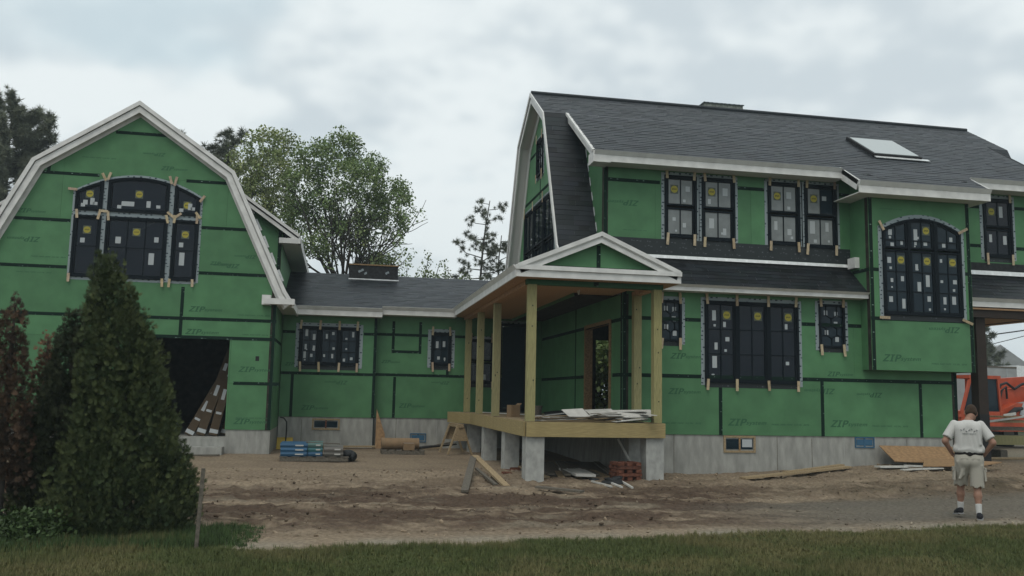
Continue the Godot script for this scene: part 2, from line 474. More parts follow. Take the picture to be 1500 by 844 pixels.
# one window: columns of units, each unit a stack of sashes with their own lights
# cols: x edges; rows: y edges from the bottom; lights: [across, up] for each row; rise: height of an arched head
func window(T: Transform3D, cols: Array, rows: Array, lights: Array, o := {}):
	var x0: float = cols[0]; var x1: float = cols[-1]; var y0: float = rows[0]; var y1: float = rows[-1]
	var rise: float = o.get("rise", 0.0)
	var xc: float = o.get("axis", (x0 + x1) * 0.5); var half: float = o.get("span", (x1 - x0) * 0.5)
	var head := func(x: float) -> float: return y1 + (rise * (1.0 - pow((x - xc) / half, 2)) if rise > 0.0 else 0.0)
	var kind: String = o.get("pane", "glass")
	var fm := Mb.new(); fm.t = T
	var fw := 0.05
	fm.bx(x0, x0 + fw, y0, head.call(x0), -0.07, 0.045); fm.bx(x1 - fw, x1, y0, head.call(x1), -0.07, 0.0451)
	fm.bx(x0 + fw, x1 - fw, y0, y0 + fw, -0.07, 0.044)
	var steps := 1 if rise <= 0.0 else 14
	for i in steps:
		var xa := lerpf(x0, x1, float(i) / steps); var xb := lerpf(x0, x1, float(i + 1) / steps)
		if rise <= 0.0: xa += fw; xb -= fw
		fm.prism(PackedVector2Array([Vector2(xa, head.call(xa) - fw), Vector2(xb, head.call(xb) - fw), Vector2(xb, head.call(xb)), Vector2(xa, head.call(xa))]), -0.07, 0.0435)
	for i in range(1, cols.size() - 1): fm.bx(cols[i] - 0.035, cols[i] + 0.035, y0 + fw, head.call(cols[i]) - fw, -0.07, 0.042)
	var w := obj("window", fm, M.frame, house)
	if o.has("label"): w.set_meta("label", o.label)
	for i in cols.size() - 1:
		for j in rows.size() - 1:
			var a: float = cols[i] + (fw if i == 0 else 0.035) + 0.002
			var b: float = cols[i + 1] - (fw if i == cols.size() - 2 else 0.035) - 0.002
			var lo: float = rows[j] + (fw if j == 0 else 0.02) + 0.002
			var top := j == rows.size() - 2
			var hi: float = rows[j + 1] - (fw if top else 0.02) - 0.002
			var sd := -0.012 if (not top and o.get("hung", false)) else 0.012
			var st := 0.04
			var sm := Mb.new(); sm.t = T
			var arched := top and rise > 0.0
			var hh := func(x: float) -> float: return (head.call(x) - fw - 0.002) if arched else hi
			sm.bx(a, a + st, lo, hh.call(a), -0.03 + sd, 0.012 + sd); sm.bx(b - st, b, lo, hh.call(b), -0.03 + sd, 0.012 + sd)
			sm.bx(a + st, b - st, lo, lo + st, -0.03 + sd, 0.0115 + sd)
			for k in (6 if arched else 1):
				var n := 6.0 if arched else 1.0
				var xa := lerpf(a + st, b - st, k / n); var xb := lerpf(a + st, b - st, (k + 1) / n)
				sm.prism(PackedVector2Array([Vector2(xa, hh.call(xa) - st), Vector2(xb, hh.call(xb) - st), Vector2(xb, hh.call(xb)), Vector2(xa, hh.call(xa))]), -0.03 + sd, 0.0113 + sd)
			obj("sash", sm, M.frame, w)
			var nx: int = lights[j][0]; var ny: int = lights[j][1]
			var ga := a + st; var gb := b - st; var gl := lo + st
			for p in nx:
				for q in ny:
					var pa := lerpf(ga, gb, float(p) / nx) + 0.01; var pb := lerpf(ga, gb, float(p + 1) / nx) - 0.01
					var base_h: float = hi - st
					if arched: base_h = minf(hh.call(pa), hh.call(pb)) - st
					var ly := lerpf(gl, hi - st, float(q) / ny) + 0.008
					var hy := lerpf(gl, hi - st, float(q + 1) / ny) - 0.008
					var poly := rpoly(pa, ly, pb, hy)
					if arched and q == ny - 1:
						poly = PackedVector2Array([Vector2(pa, ly), Vector2(pb, ly)])
						for k in 5:
							var x := lerpf(pb, pa, k / 4.0)
							poly.append(Vector2(x, maxf(hh.call(x) - st, ly + 0.03)))
					var film: bool = kind == "film" and not (o.get("bare", []).has([i, j, p]))
					var gm := Mb.new(); gm.t = T
					gm.prism(poly, -0.016 + sd, -0.012 + sd, film or kind == "dark")
					obj("pane", gm, M.film if film else (M.darkpane if kind != "glass" else M.glass), w)
					stickers(w, T, pa, ly, pb, poly[2].y if arched and q == ny - 1 else hy, -0.0115 + sd, o, i, j, p, q, nx, ny, top)
			if nx > 1 or ny > 1:
				var mm := Mb.new(); mm.t = T
				for p in range(1, nx):
					var x := lerpf(ga, gb, float(p) / nx)
					mm.bx(x - 0.011, x + 0.011, gl, (hh.call(x) - st), -0.02 + sd, 0.004 + sd)
				for q in range(1, ny):
					var y := lerpf(gl, hi - st, float(q) / ny)
					mm.bx(ga, gb, y - 0.010, y + 0.010, -0.02 + sd, 0.0035 + sd)
				obj("muntin", mm, M.frame, w)
	# flashing tape round the frame, then shims
	var fl: float = o.get("tape", 0.085)
	var m := Mb.new(); m.t = T
	var z1 := 0.0062
	for s in [[x0 - fl, y0 - fl * 0.6, x0 - 0.002, head.call(x0) + fl * 0.8], [x1 + 0.002, y0 - fl * 0.6, x1 + fl, head.call(x1) + fl * 0.8]]:
		var sm := Mb.new(); sm.t = T; sm.bx(s[0], s[2], s[1], s[3], -0.002, 0.0075)
		obj("flashing_tape", sm, M.flash, w)
	for i in steps:
		var xa := lerpf(x0, x1, float(i) / steps); var xb := lerpf(x0, x1, float(i + 1) / steps)
		m.prism(PackedVector2Array([Vector2(xa, head.call(xa) + 0.002), Vector2(xb, head.call(xb) + 0.002), Vector2(xb, head.call(xb) + fl), Vector2(xa, head.call(xa) + fl)]), -0.002, z1)
	obj("flashing_tape", m, M.flash, w)
	var bm := Mb.new(); bm.t = T; bm.bx(x0, x1, y0 - fl * 1.2, y0 - 0.002, -0.002, z1 - 0.001)
	obj("sill_membrane", bm, M.membrane if o.get("sill", true) else M.flash, w)
	if o.get("shims", true):
		for i in cols.size():
			for side in [0, 1]:
				var x: float = cols[i] + (0.05 if i == 0 else (-0.05 if i == cols.size() - 1 else 0.0))
				var y: float = (y0 - 0.04) if side == 0 else (head.call(x) + 0.04)
				shim(w, T, x + rf(-0.015, 0.015), y, rf(-0.1, 0.1), o.get("shim_len", 0.26))
	return w

func shim(w: Node, T: Transform3D, x: float, y: float, turn: float, length := 0.26):
	var sm := Mb.new(); sm.t = T
	var tone := rf(0.75, 1.15); sm.col = Color(tone, tone * rf(0.92, 1.0), tone * rf(0.85, 1.0))
	sm.box(Vector3(x, y, 0.052 + rf(0, 0.004)), Vector3(0.062, length * rf(0.85, 1.1), 0.012), Basis(Vector3(0, 0, 1), turn))
	obj("wood_shim", sm, M.shim, w)

func stickers(w: Node, T: Transform3D, xa: float, ya: float, xb: float, yb: float, z: float, o: Dictionary, i: int, j: int, p: int, q: int, nx: int, ny: int, top: bool):
	var cw := xb - xa; var ch := yb - ya
	if cw < 0.06 or ch < 0.08: return
	var r := func(cx: float, cy: float, sx: float, sy: float, m: Material, dz: float, called := "paper_label"):
		var mb := Mb.new(); mb.t = T
		mb.box(Vector3(xa + cw * cx, ya + ch * cy, z + dz), Vector3(sx, sy, 0.001))
		obj(called, mb, m, w)
	var yl: Array = o.get("yellow", [])
	if yl.has([i, j, p, q]):
		var s := minf(0.19, cw * 0.9)
		var cx: float = 0.5; var cy := 0.6 if ch > 0.35 else 0.5
		r.call(cx, cy, s, s * 1.1, M.yellow_card, 0.0006, "round_sticker")
		var mb := Mb.new(); mb.t = T
		var poly := PackedVector2Array(); var ring := PackedVector2Array()
		for k in 16: poly.append(Vector2(xa + cw * cx + cos(TAU * k / 16) * s * 0.44, ya + ch * cy + sin(TAU * k / 16) * s * 0.44))
		mb.prism(poly, z + 0.0013, z + 0.0018)
		obj("round_sticker", mb, M.yellow, w)
		var im := Mb.new(); im.t = T
		for k in 4: im.box(Vector3(xa + cw * cx + (k - 1.5) * s * 0.15, ya + ch * cy + 0.004 * (k % 2), z + 0.0021), Vector3(s * 0.09, s * 0.18, 0.0006))
		obj("sticker_print", im, M.ink, w)
		if ch > 0.45 and rng.randf() < 0.6: r.call(0.3, 0.2, cw * 0.24, 0.12, M.paper, 0.0006)
		return
	var n: float = o.get("papers", 0.75)
	if rng.randf() < n:
		var tall := rng.randf() < 0.45
		var sx := minf(cw * rf(0.25, 0.42), 0.13)
		var sy := minf(sx * (rf(1.9, 2.8) if tall else rf(0.9, 1.5)), ch * 0.7)
		r.call(rf(0.3, 0.7), rf(0.55, 0.72) if rng.randf() < 0.6 else rf(0.2, 0.4), sx, sy, M.paper, rf(0.0005, 0.0009))
		if rng.randf() < 0.3: r.call(rf(0.3, 0.7), rf(0.12, 0.2), sx * 0.6, sx * 0.6, M.paper, 0.0011)

func roof(called: String, a: Vector3, b: Vector3, c: Vector3, d: Vector3, th := 0.1, tone := 1.0):
	# a, b: the lower edge; c, d: the upper edge above b and a. Shingles in courses on a deck
	var nn := (b - a).cross(d - a).normalized()
	if nn.y < 0.0: nn = -nn
	var mb := Mb.new()
	mb.hexa([a - nn * th, b - nn * th, c - nn * th, d - nn * th, a, b, c, d])
	var deck := obj(called, mb, M.soffit, house)
	var s := Mb.new()
	var up := (d - a).length()
	var rows := int(ceil(up / 0.145))
	for r in rows:
		var t0 := float(r) / rows; var t1 := minf(1.0, (r + 1.08) / rows)
		var l0 := a.lerp(d, t0); var r0 := b.lerp(c, t0); var l1 := a.lerp(d, t1); var r1 := b.lerp(c, t1)
		var n := maxi(1, int(l0.distance_to(r0) / 0.27))
		var off := rng.randf()
		var k := 0
		var u := 0.0
		while u < 0.9999:
			var u1 := minf(1.0, u + rf(0.5, 1.5) / n)
			var g := rf(0.70, 1.28) * tone
			if rng.randf() < 0.15: g *= 0.66
			s.col = Color(0.031 * g, 0.038 * g * rf(0.98, 1.03), 0.045 * g * rf(0.96, 1.06))
			var lift := nn * rf(0.006, 0.012)
			var p0 := l0.lerp(r0, u) + lift; var p1 := l0.lerp(r0, u1) + lift
			var p2 := l1.lerp(r1, u1) + nn * 0.003; var p3 := l1.lerp(r1, u) + nn * 0.003
			s.quad(p0, p1, p2, p3, nn)
			var down := (a - d).normalized()
			s.quad(p0, p1, p1 - lift, p0 - lift, down)
			u = u1
	var sh := obj("shingles", s, M.shingle, deck)
	sh.set_meta("kind", "stuff")
	return deck

func offset_line(pts: Array, w: float) -> Array:
	# moves an open polyline to the right of its direction by w, mitred
	var out := []
	for i in pts.size():
		var d0: Vector2 = (pts[i] - pts[maxi(i - 1, 0)]).normalized() if i > 0 else (pts[1] - pts[0]).normalized()
		var d1: Vector2 = (pts[mini(i + 1, pts.size() - 1)] - pts[i]).normalized() if i < pts.size() - 1 else d0
		var n0 := Vector2(d0.y, -d0.x); var n1 := Vector2(d1.y, -d1.x)
		var m := (n0 + n1).normalized()
		out.append(pts[i] + m * (w / maxf(0.3, m.dot(n0))))
	return out

func rake(called: String, T: Transform3D, pts: Array, from: float, to: float, z0: float, z1: float, m: Material, parent: Node = null):
	var o := offset_line(pts, from); var q := offset_line(pts, to)
	for i in pts.size() - 1:
		var mb := Mb.new(); mb.t = T
		mb.prism(PackedVector2Array([o[i], o[i + 1], q[i + 1], q[i]]), z0, z1)
		obj(called, mb, m, house if parent == null else parent)

func trim(called: String, x0: float, x1: float, y0: float, y1: float, z0: float, z1: float, m: Material = null):
	var mb := Mb.new(); mb.bx(x0, x1, y0, y1, z0, z1)
	return obj(called, mb, M.white if m == null else m, house)

func fascia(x0: float, x1: float, y0: float, y1: float, z: float):
	# lower board and the moulding above it
	var h := y1 - y0
	trim("fascia_board", x0, x1, y0, y0 + h * 0.62, z - 0.03, z)
	var mb := Mb.new()
	mb.hexa([Vector3(x0, y0 + h * 0.62, z - 0.03), Vector3(x1, y0 + h * 0.62, z - 0.03), Vector3(x1, y0 + h * 0.62, z + 0.006), Vector3(x0, y0 + h * 0.62, z + 0.006),
		Vector3(x0, y1, z - 0.03), Vector3(x1, y1, z - 0.03), Vector3(x1, y1, z + 0.075), Vector3(x0, y1, z + 0.075)])
	obj("crown_moulding", mb, M.white, house)

func make_house():
	house = thing("house", "large half built house with green sheathing, dark gambrel roofs and a timber porch", "house", Vector3.ZERO)
	main_wing()
	garage_wing()
	connector_wing()
	porch()
	foundation()

func main_wing():
	var F := front(-18.6)
	var w := wall("wall", F, rpoly(6.1, 0.94, 14.35, 4.2), [rpoly(8.02, 2.09, 10.30, 3.93), rpoly(6.96, 2.98, 7.47, 3.90), rpoly(10.82, 2.95, 11.47, 3.96)],
		[0.94, 2.22, 3.48, 4.2], [[8.39, 10.87, 13.38], [9.2, 11.7], [8.0, 10.4]],
		[[6.1, 2.22, 14.35, 2.22], [6.1, 3.48, 8.0, 3.48], [10.36, 3.48, 14.3, 3.48], [8.39, 0.94, 8.39, 2.1], [10.87, 0.94, 10.87, 2.18], [13.38, 0.94, 13.38, 2.18], [6.15, 0.94, 6.15, 4.1], [14.31, 0.94, 14.31, 2.46]])
	stamp(w, F, 8.55, 1.15, 0.85); stamp(w, F, 11.05, 1.15, 0.85); stamp(w, F, 7.15, 1.82, 0.7); stamp(w, F, 11.2, 2.02, 0.7, true); stamp(w, F, 7.2, 2.6, 0.7); stamp(w, F, 12.4, 1.95, 0.6, true)
	stamp(w, F, 9.6, 1.17, 0.8, false, true); stamp(w, F, 7.0, 1.17, 0.8, false, true); stamp(w, F, 12.1, 1.17, 0.8, false, true); stamp(w, F, 11.0, 2.3, 0.6)
	window(F, [8.02, 8.78, 9.54, 10.30], [2.09, 3.93], [[2, 3]], {"yellow": [[0, 0, 1, 2], [1, 0, 1, 2], [2, 0, 1, 2]], "papers": 0.55, "label": "wide window of three tall units beside the porch"})
	honey(F, 6.96, 2.98, 7.47, 3.90); honey(F, 10.82, 2.95, 11.47, 3.96)
	# upper front wall of the long dormer
	var D := front(-18.95)
	var hs := []
	for r in [[7.21, 5.39, 7.99, 6.85], [8.12, 5.36, 8.94, 6.85], [9.77, 5.36, 10.59, 6.86], [10.71, 5.33, 11.55, 6.86], [15.54, 5.34, 16.35, 6.83]]: hs.append(rpoly(r[0], r[1], r[2], r[3]))
	var u := wall("wall", D, rpoly(5.76, 4.7, 17.2, 7.15), hs, [4.7, 6.66, 7.15], [[7.0, 9.35, 11.7, 15.0, 16.9], [8.0, 10.5, 13.0, 15.5]],
		[[5.8, 6.66, 7.1, 6.66], [9.02, 6.66, 9.7, 6.66], [11.6, 6.66, 12, 6.66], [14.6, 6.6, 15.5, 6.6], [16.4, 6.62, 17.2, 6.62], [5.80, 4.9, 5.80, 7.05], [14.6, 5.62, 15.5, 5.62], [16.4, 5.6, 17.2, 5.6]])
	stamp(u, D, 6.6, 6.2, 0.7, true); stamp(u, D, 6.2, 5.5, 0.5, false, true)
	for i in 5:
		var r = [[7.21, 5.39, 7.99, 6.85], [8.12, 5.36, 8.94, 6.85], [9.77, 5.36, 10.59, 6.86], [10.71, 5.33, 11.55, 6.86], [15.54, 5.34, 16.35, 6.83]][i]
		window(D, [r[0], r[2]], [r[1], (r[1] + r[3]) * 0.5, r[3]], [[2, 1], [2, 1]], {"hung": true, "pane": "film" if i < 4 else "glass", "bare": [[0, 1, 1]] if i == 3 else [], "yellow": [[0, 1, 0, 0]], "papers": 0.95, "tape": 0.075 if i < 4 else 0.09,
			"label": ["double hung window nearest the steep roof", "second double hung window from the steep roof", "third double hung window along the dormer", "double hung window beside the projecting bay", "double hung window to the right of the projecting bay"][i]})
	# membrane and metal flashing where the lower roof meets the dormer wall
	trim("roof_membrane", 5.8, 11.88, 4.98, 5.34, -18.945, -18.938, M.membrane); trim("roof_membrane", 14.6, 17.2, 5.0, 5.2, -18.945, -18.938, M.felt)
	var fm := Mb.new(); fm.hexa([Vector3(6.2, 4.895, -18.90), Vector3(11.86, 4.895, -18.90), Vector3(11.86, 4.895, -18.935), Vector3(6.2, 4.895, -18.935), Vector3(6.2, 4.97, -18.925), Vector3(11.86, 4.97, -18.925), Vector3(11.86, 4.97, -18.937), Vector3(6.2, 4.97, -18.937)])
	obj("metal_flashing", fm, M.metal, house)
	fm = Mb.new(); fm.hexa([Vector3(14.62, 4.895, -18.90), Vector3(17.2, 4.895, -18.90), Vector3(17.2, 4.895, -18.935), Vector3(14.62, 4.895, -18.935), Vector3(14.62, 5.0, -18.92), Vector3(17.2, 5.0, -18.92), Vector3(17.2, 5.0, -18.937), Vector3(14.62, 5.0, -18.937)])
	obj("metal_flashing", fm, M.metal, house)
	trim("roof_membrane", 5.8, 11.88, 4.76, 4.93, -18.945, -18.939, M.felt); trim("roof_membrane", 14.6, 17.2, 4.76, 4.93, -18.945, -18.939, M.felt)
	# dormer cheeks
	for s in [[west(5.76), 1.0], [east(17.2), -1.0]]:
		var k: float = s[1]
		var poly := PackedVector2Array([Vector2(-18.95 * k, 4.7), Vector2(-18.95 * k, 7.25), Vector2(-20.9 * k, 8.6), Vector2(-19.35 * k, 5.05)])
		var cm := wall("dormer_cheek", s[0], poly, [], [4.6, 8.7], [], [], 0.1)
		if k > 0:
			var sm := Mb.new()
			for i in 7:
				var f := i / 6.0
				var y := lerpf(5.2, 7.6, f); var z := lerpf(-19.37, -20.45, f)
				sm.box(Vector3(5.745, y + 0.05, z + 0.05), Vector3(0.006, 0.24, 0.05), Basis(Vector3(1, 0, 0), -0.42))
			obj("step_flashing", sm, M.metal, cm)
	# west gable
	var W := west(5.1)
	var gp := PackedVector2Array([Vector2(-26.2, 3.95), Vector2(-19.0, 3.95), Vector2(-19.62, 5.05), Vector2(-21.05, 8.62), Vector2(-22.6, 9.66), Vector2(-24.15, 8.62), Vector2(-25.6, 5.05)])
	wall("wall", W, gp, [rpoly(-24.45, 4.6, -20.95, 6.85), rpoly(-23.0, 7.6, -22.25, 8.62)], [3.95, 5.9, 7.12, 8.35, 9.7], [[-23], [-24, -21.5], [-22.6], []],
		[[-25.3, 7.12, -20.3, 7.12], [-22.6, 6.9, -22.6, 7.6], [-24, 8.35, -21, 8.35]])
	window(W, [-24.45, -23.3, -22.1, -20.95], [4.6, 5.7, 6.85], [[2, 1], [2, 1]], {"pane": "glass", "papers": 0.0, "hung": true, "shim_len": 0.3, "label": "three unit window in the gable end"})
	window(W, [-23.0, -22.25], [7.6, 8.62], [[2, 2]], {"papers": 0.0, "label": "small window high in the gable end"})
	# roofs
	var x0 := 4.8; var x1 := 18.1
	var zr := [[-18.3, 4.24], [-19.35, 5.15], [-21.0, 8.8], [-22.6, 9.84], [-24.2, 8.8], [-25.85, 5.15], [-26.9, 4.24]]
	var P := func(x: float, i: int) -> Vector3: return Vector3(x, zr[i][1], zr[i][0])
	roof("lower_roof", P.call(x0, 0), P.call(11.9, 0), P.call(11.9, 1), P.call(x0, 1), 0.1, 0.85)
	roof("lower_roof", P.call(14.58, 0), P.call(18.3, 0), P.call(18.3, 1), P.call(14.58, 1), 0.1, 0.85)
	roof("steep_roof", P.call(x0, 1), P.call(5.76, 1), P.call(5.76, 2), P.call(x0, 2))
	roof("steep_roof", P.call(17.2, 1), P.call(x1, 1), P.call(x1, 2), P.call(17.2, 2))
	roof("upper_roof", P.call(x0, 2), P.call(x1, 2), P.call(x1, 3), P.call(x0, 3))
	roof("upper_roof", P.call(x1, 4), P.call(x0, 4), P.call(x0, 3), P.call(x1, 3))
	roof("steep_roof", P.call(x1, 5), P.call(x0, 5), P.call(x0, 4), P.call(x1, 4))
	roof("lower_roof", P.call(x1, 6), P.call(x0, 6), P.call(x0, 5), P.call(x1, 5))
	roof("dormer_roof", Vector3(5.4, 7.2, -18.55), Vector3(17.5, 7.2, -18.55), Vector3(17.5, 8.815, -20.98), Vector3(5.4, 8.815, -20.98))
	roof("dormer_roof", Vector3(11.45, 6.745, -17.85), Vector3(14.85, 6.745, -17.85), Vector3(14.85, 7.205, -18.55), Vector3(11.45, 7.205, -18.55))
	var rc := Mb.new(); rc.col = Color(0.04, 0.05, 0.057)
	rc.tube([Vector3(x0, 9.85, -22.6), Vector3(x1, 9.85, -22.6)], [0.06, 0.06], 8)
	obj("ridge_cap", rc, M.shingle, house)
	# gable rakes, soffit and frieze on the west end; rake on the east end
	var line := []
	for i in [6, 5, 4, 3, 2, 1, 0]: line.append(Vector2(zr[i][0], zr[i][1] + 0.01))
	rake("rake_board", west(x0), line, 0.005, 0.24, -0.035, 0.0, M.white)
	rake("rake_moulding", west(x0), line, 0.0, 0.09, 0.001, 0.035, M.white)
	rake("rake_soffit", west(x0), line, 0.105, 0.135, -0.30, -0.036, M.soffit)
	rake("frieze_board", west(5.1), line, 0.14, 0.42, -0.001, 0.022, M.soffit)
	var eline := []
	for i in [0, 1, 2, 3, 4, 5, 6]: eline.append(Vector2(-zr[i][0], zr[i][1] + 0.01))
	rake("rake_board", east(x1), eline, 0.005, 0.24, -0.035, 0.0, M.white)
	wall("wall", east(17.85), PackedVector2Array([Vector2(18.95, 3.95), Vector2(26.3, 3.95), Vector2(25.6, 5.05), Vector2(24.15, 8.62), Vector2(22.6, 9.66), Vector2(21.05, 8.62), Vector2(19.6, 5.05)]), [], [3.95, 5.1, 6.3, 7.5, 9.7], [], [])
	# dormer rakes and eaves
	for s in [[west(5.4), 1.0], [east(17.5), -1.0]]:
		var k: float = s[1]
		var l := [Vector2(-20.98 * k, 8.825), Vector2(-18.55 * k, 7.21)]
		if k < 0: l.reverse()
		rake("rake_board", s[0], l, 0.0, 0.19, -0.03, 0.0, M.white if k > 0 else M.felt)
		rake("rake_moulding", s[0], l, -0.005, 0.06, 0.001, 0.04, M.white if k > 0 else M.felt)
		rake("rake_soffit", s[0], l, 0.11, 0.13, -0.33, -0.031, M.soffit)
	fascia(5.4, 11.45, 6.95, 7.185, -18.52); fascia(14.86, 17.5, 6.95, 7.185, -18.52)
	trim("soffit", 5.43, 11.5, 6.95, 6.975, -18.95, -18.55, M.soffit); trim("soffit", 14.8, 17.47, 6.95, 6.975, -18.95, -18.55, M.soffit)
	trim("eave_return", 5.385, 5.78, 6.93, 7.18, -18.94, -18.515)
	fascia(11.45, 14.85, 6.46, 6.735, -17.82)
	trim("soffit", 11.46, 14.84, 6.46, 6.485, -18.9, -17.85, M.soffit)
	for s in [[west(11.45), 1.0], [east(14.85), -1.0]]:
		var k: float = s[1]
		var l := [Vector2(-18.6 * k, 7.24), Vector2(-17.82 * k, 6.75)]
		if k < 0: l.reverse()
		rake("rake_board", s[0], l, 0.0, 0.24, -0.03, 0.0, M.white)
	# projecting bay
	var B := front(-18.2)
	var arch := PackedVector2Array([Vector2(12.23, 3.73), Vector2(14.28, 3.73)])
	for i in 13:
		var x := lerpf(14.28, 12.23, i / 12.0)
		arch.append(Vector2(x, 5.72 + 0.30 * (1.0 - pow((x - 13.255) / 1.025, 2))))
	var b := wall("bay_wall", B, rpoly(11.9, 2.46, 14.55, 6.6), [arch], [2.46, 3.64, 4.75, 6.6], [[], [], []],
		[[11.95, 2.46, 11.95, 6.45], [14.5, 2.46, 14.5, 6.45], [11.9, 4.77, 12.2, 4.77], [14.3, 4.77, 14.55, 4.77], [11.9, 3.64, 14.55, 3.64]])
	stamp(b, B, 12.15, 2.66, 0.9); stamp(b, B, 14.2, 3.5, 0.75, true); stamp(b, B, 13.4, 2.62, 0.8, false, true); stamp(b, B, 12.2, 6.2, 0.5, false, true)
	window(B, [12.23, 12.913, 13.597, 14.28], [3.73, 5.27, 5.72], [[2, 3], [2, 2]], {"rise": 0.30, "pane": "dark", "yellow": [[0, 0, 1, 2], [1, 0, 1, 2], [2, 0, 1, 2], [1, 1, 1, 1]], "papers": 0.8, "shims": false, "tape": 0.095, "label": "arched window of three units in the projecting bay"})
	var wn := house.get_child(house.get_child_count() - 1)
	for s in [[12.2, 5.80, 0.5], [14.33, 5.78, -1.1], [12.22, 3.66, 1.55], [14.36, 3.63, 1.2]]: shim(wn, B, s[0], s[1], s[2], 0.26)
	wall("bay_wall", west(11.9), rpoly(-18.95, 2.46, -18.2, 7.0), [], [2.46, 4.75, 7.0], [], [[-18.9, 4.77, -18.22, 4.77]], 0.1)
	wall("bay_wall", east(14.55), rpoly(18.2, 2.46, 18.95, 7.0), [], [2.46, 4.75, 7.0], [], [], 0.1)
	trim("bay_floor", 11.92, 14.53, 2.46, 2.52, -18.6, -18.22, M.green)
	trim("flashing_block", 11.78, 11.9, 4.85, 5.1, -18.9, -18.6)
	# eaves of the first floor
	fascia(6.9, 11.9, 4.09, 4.225, -18.27); trim("soffit", 6.0, 11.9, 4.09, 4.11, -18.6, -18.3, M.soffit)
	fascia(14.57, 18.3, 4.02, 4.225, -18.27)
	# open corner on the right: ceiling, wrapped post
	trim("porch_ceiling", 14.36, 18.2, 3.96, 4.0, -26.0, -18.3, M.ceiling)
	var dark := mat(Color(0.035, 0.024, 0.018), 0.7, M.soft, Vector3(1, 1, 1))
	trim("porch_header", 14.57, 18.25, 3.78, 3.96, -18.55, -18.35, dark)
	var pm := Mb.new(); pm.bx(14.83, 15.08, 1.5, 3.78, -18.72, -18.47)
	var post := obj("wrapped_post", pm, dark, house)
	pm = Mb.new(); pm.bx(14.825, 15.085, 0.1, 1.5, -18.725, -18.465); obj("post_wrap", pm, M.black, post)
	# remaining shell
	wall("wall", west(6.1), rpoly(-26.5, 0.94, -18.6, 4.0), [rpoly(-21.55, 1.2, -19.4, 3.5)], [0.94, 2.22, 4.0], [[-24, -22.5, -19.2], [-24, -22.5, -19.2]], [[-26.4, 2.22, -21.7, 2.22], [-19.3, 2.22, -18.6, 2.22], [-18.65, 1.0, -18.65, 4.0], [-22.5, 1.0, -22.5, 4.0], [-26.4, 3.44, -18.7, 3.44]])
	wall("wall", east(14.35), rpoly(18.6, 0.3, 26.8, 4.0), [], [0.3, 2.2, 4.0], [[20.6, 23.0], [20.6, 23.0]], [[18.6, 2.2, 26, 2.2]])
	wall("wall", rear(-26.8), rpoly(-18.0, 0.9, -5.1, 4.3), [rpoly(-8.36, 1.1, -7.88, 3.5)], [0.9, 2.2, 4.3], [], [])
	var df := Mb.new()
	for q in [[-21.55, -21.47], [-19.48, -19.4]]: df.bx(6.06, 6.26, 1.22, 3.5, q[0], q[1])
	df.bx(6.06, 6.26, 3.42, 3.5, -21.47, -19.48)
	obj("door_frame", df, M.pine, house)
	var fl := Mb.new()
	fl.bx(6.25, 14.3, 1.0, 1.18, -26.7, -18.75); obj("floor_deck", fl, M.inside, house)
	fl = Mb.new(); fl.bx(5.25, 14.3, 4.01, 4.06, -26.5, -19.3); obj("floor_deck", fl, M.inside, house)
	fl = Mb.new(); fl.bx(5.8, 17.1, 7.2, 7.26, -25.0, -19.2); obj("floor_deck", fl, M.pine, house)
	# chimney and skylight
	var ch := Mb.new(); ch.bx(9.85, 11.02, 9.4, 10.06, -23.3, -22.75); var chimney := obj("chimney", ch, mat(Color(0.34, 0.37, 0.33), 0.8, M.blotch, Vector3(1.6, 1.6, 1.6)), house)
	ch = Mb.new(); ch.bx(9.82, 11.05, 10.06, 10.08, -23.33, -22.72); obj("chimney_cap", ch, M.flash, chimney)
	var sk := Mb.new()
	var sb := Basis(Vector3(1, 0, 0), atan(0.655))
	var sc := Vector3(13.62, 8.24, -20.1)
	sk.box(sc + sb * Vector3(0, 0.035, 0), Vector3(1.36, 0.08, 1.42), sb)
	var sky_ := obj("skylight", sk, M.black, house)
	sk = Mb.new(); sk.box(sc + sb * Vector3(0, 0.078, 0), Vector3(1.24, 0.012, 1.30), sb)
	obj("skylight_pane", sk, mat(Color(0.36, 0.40, 0.40), 0.12), sky_)
	sk = Mb.new(); sk.box(sc + sb * Vector3(0.1, 0.02, 0.77), Vector3(1.5, 0.012, 0.12), sb); obj("skylight_flashing", sk, M.metal, sky_)

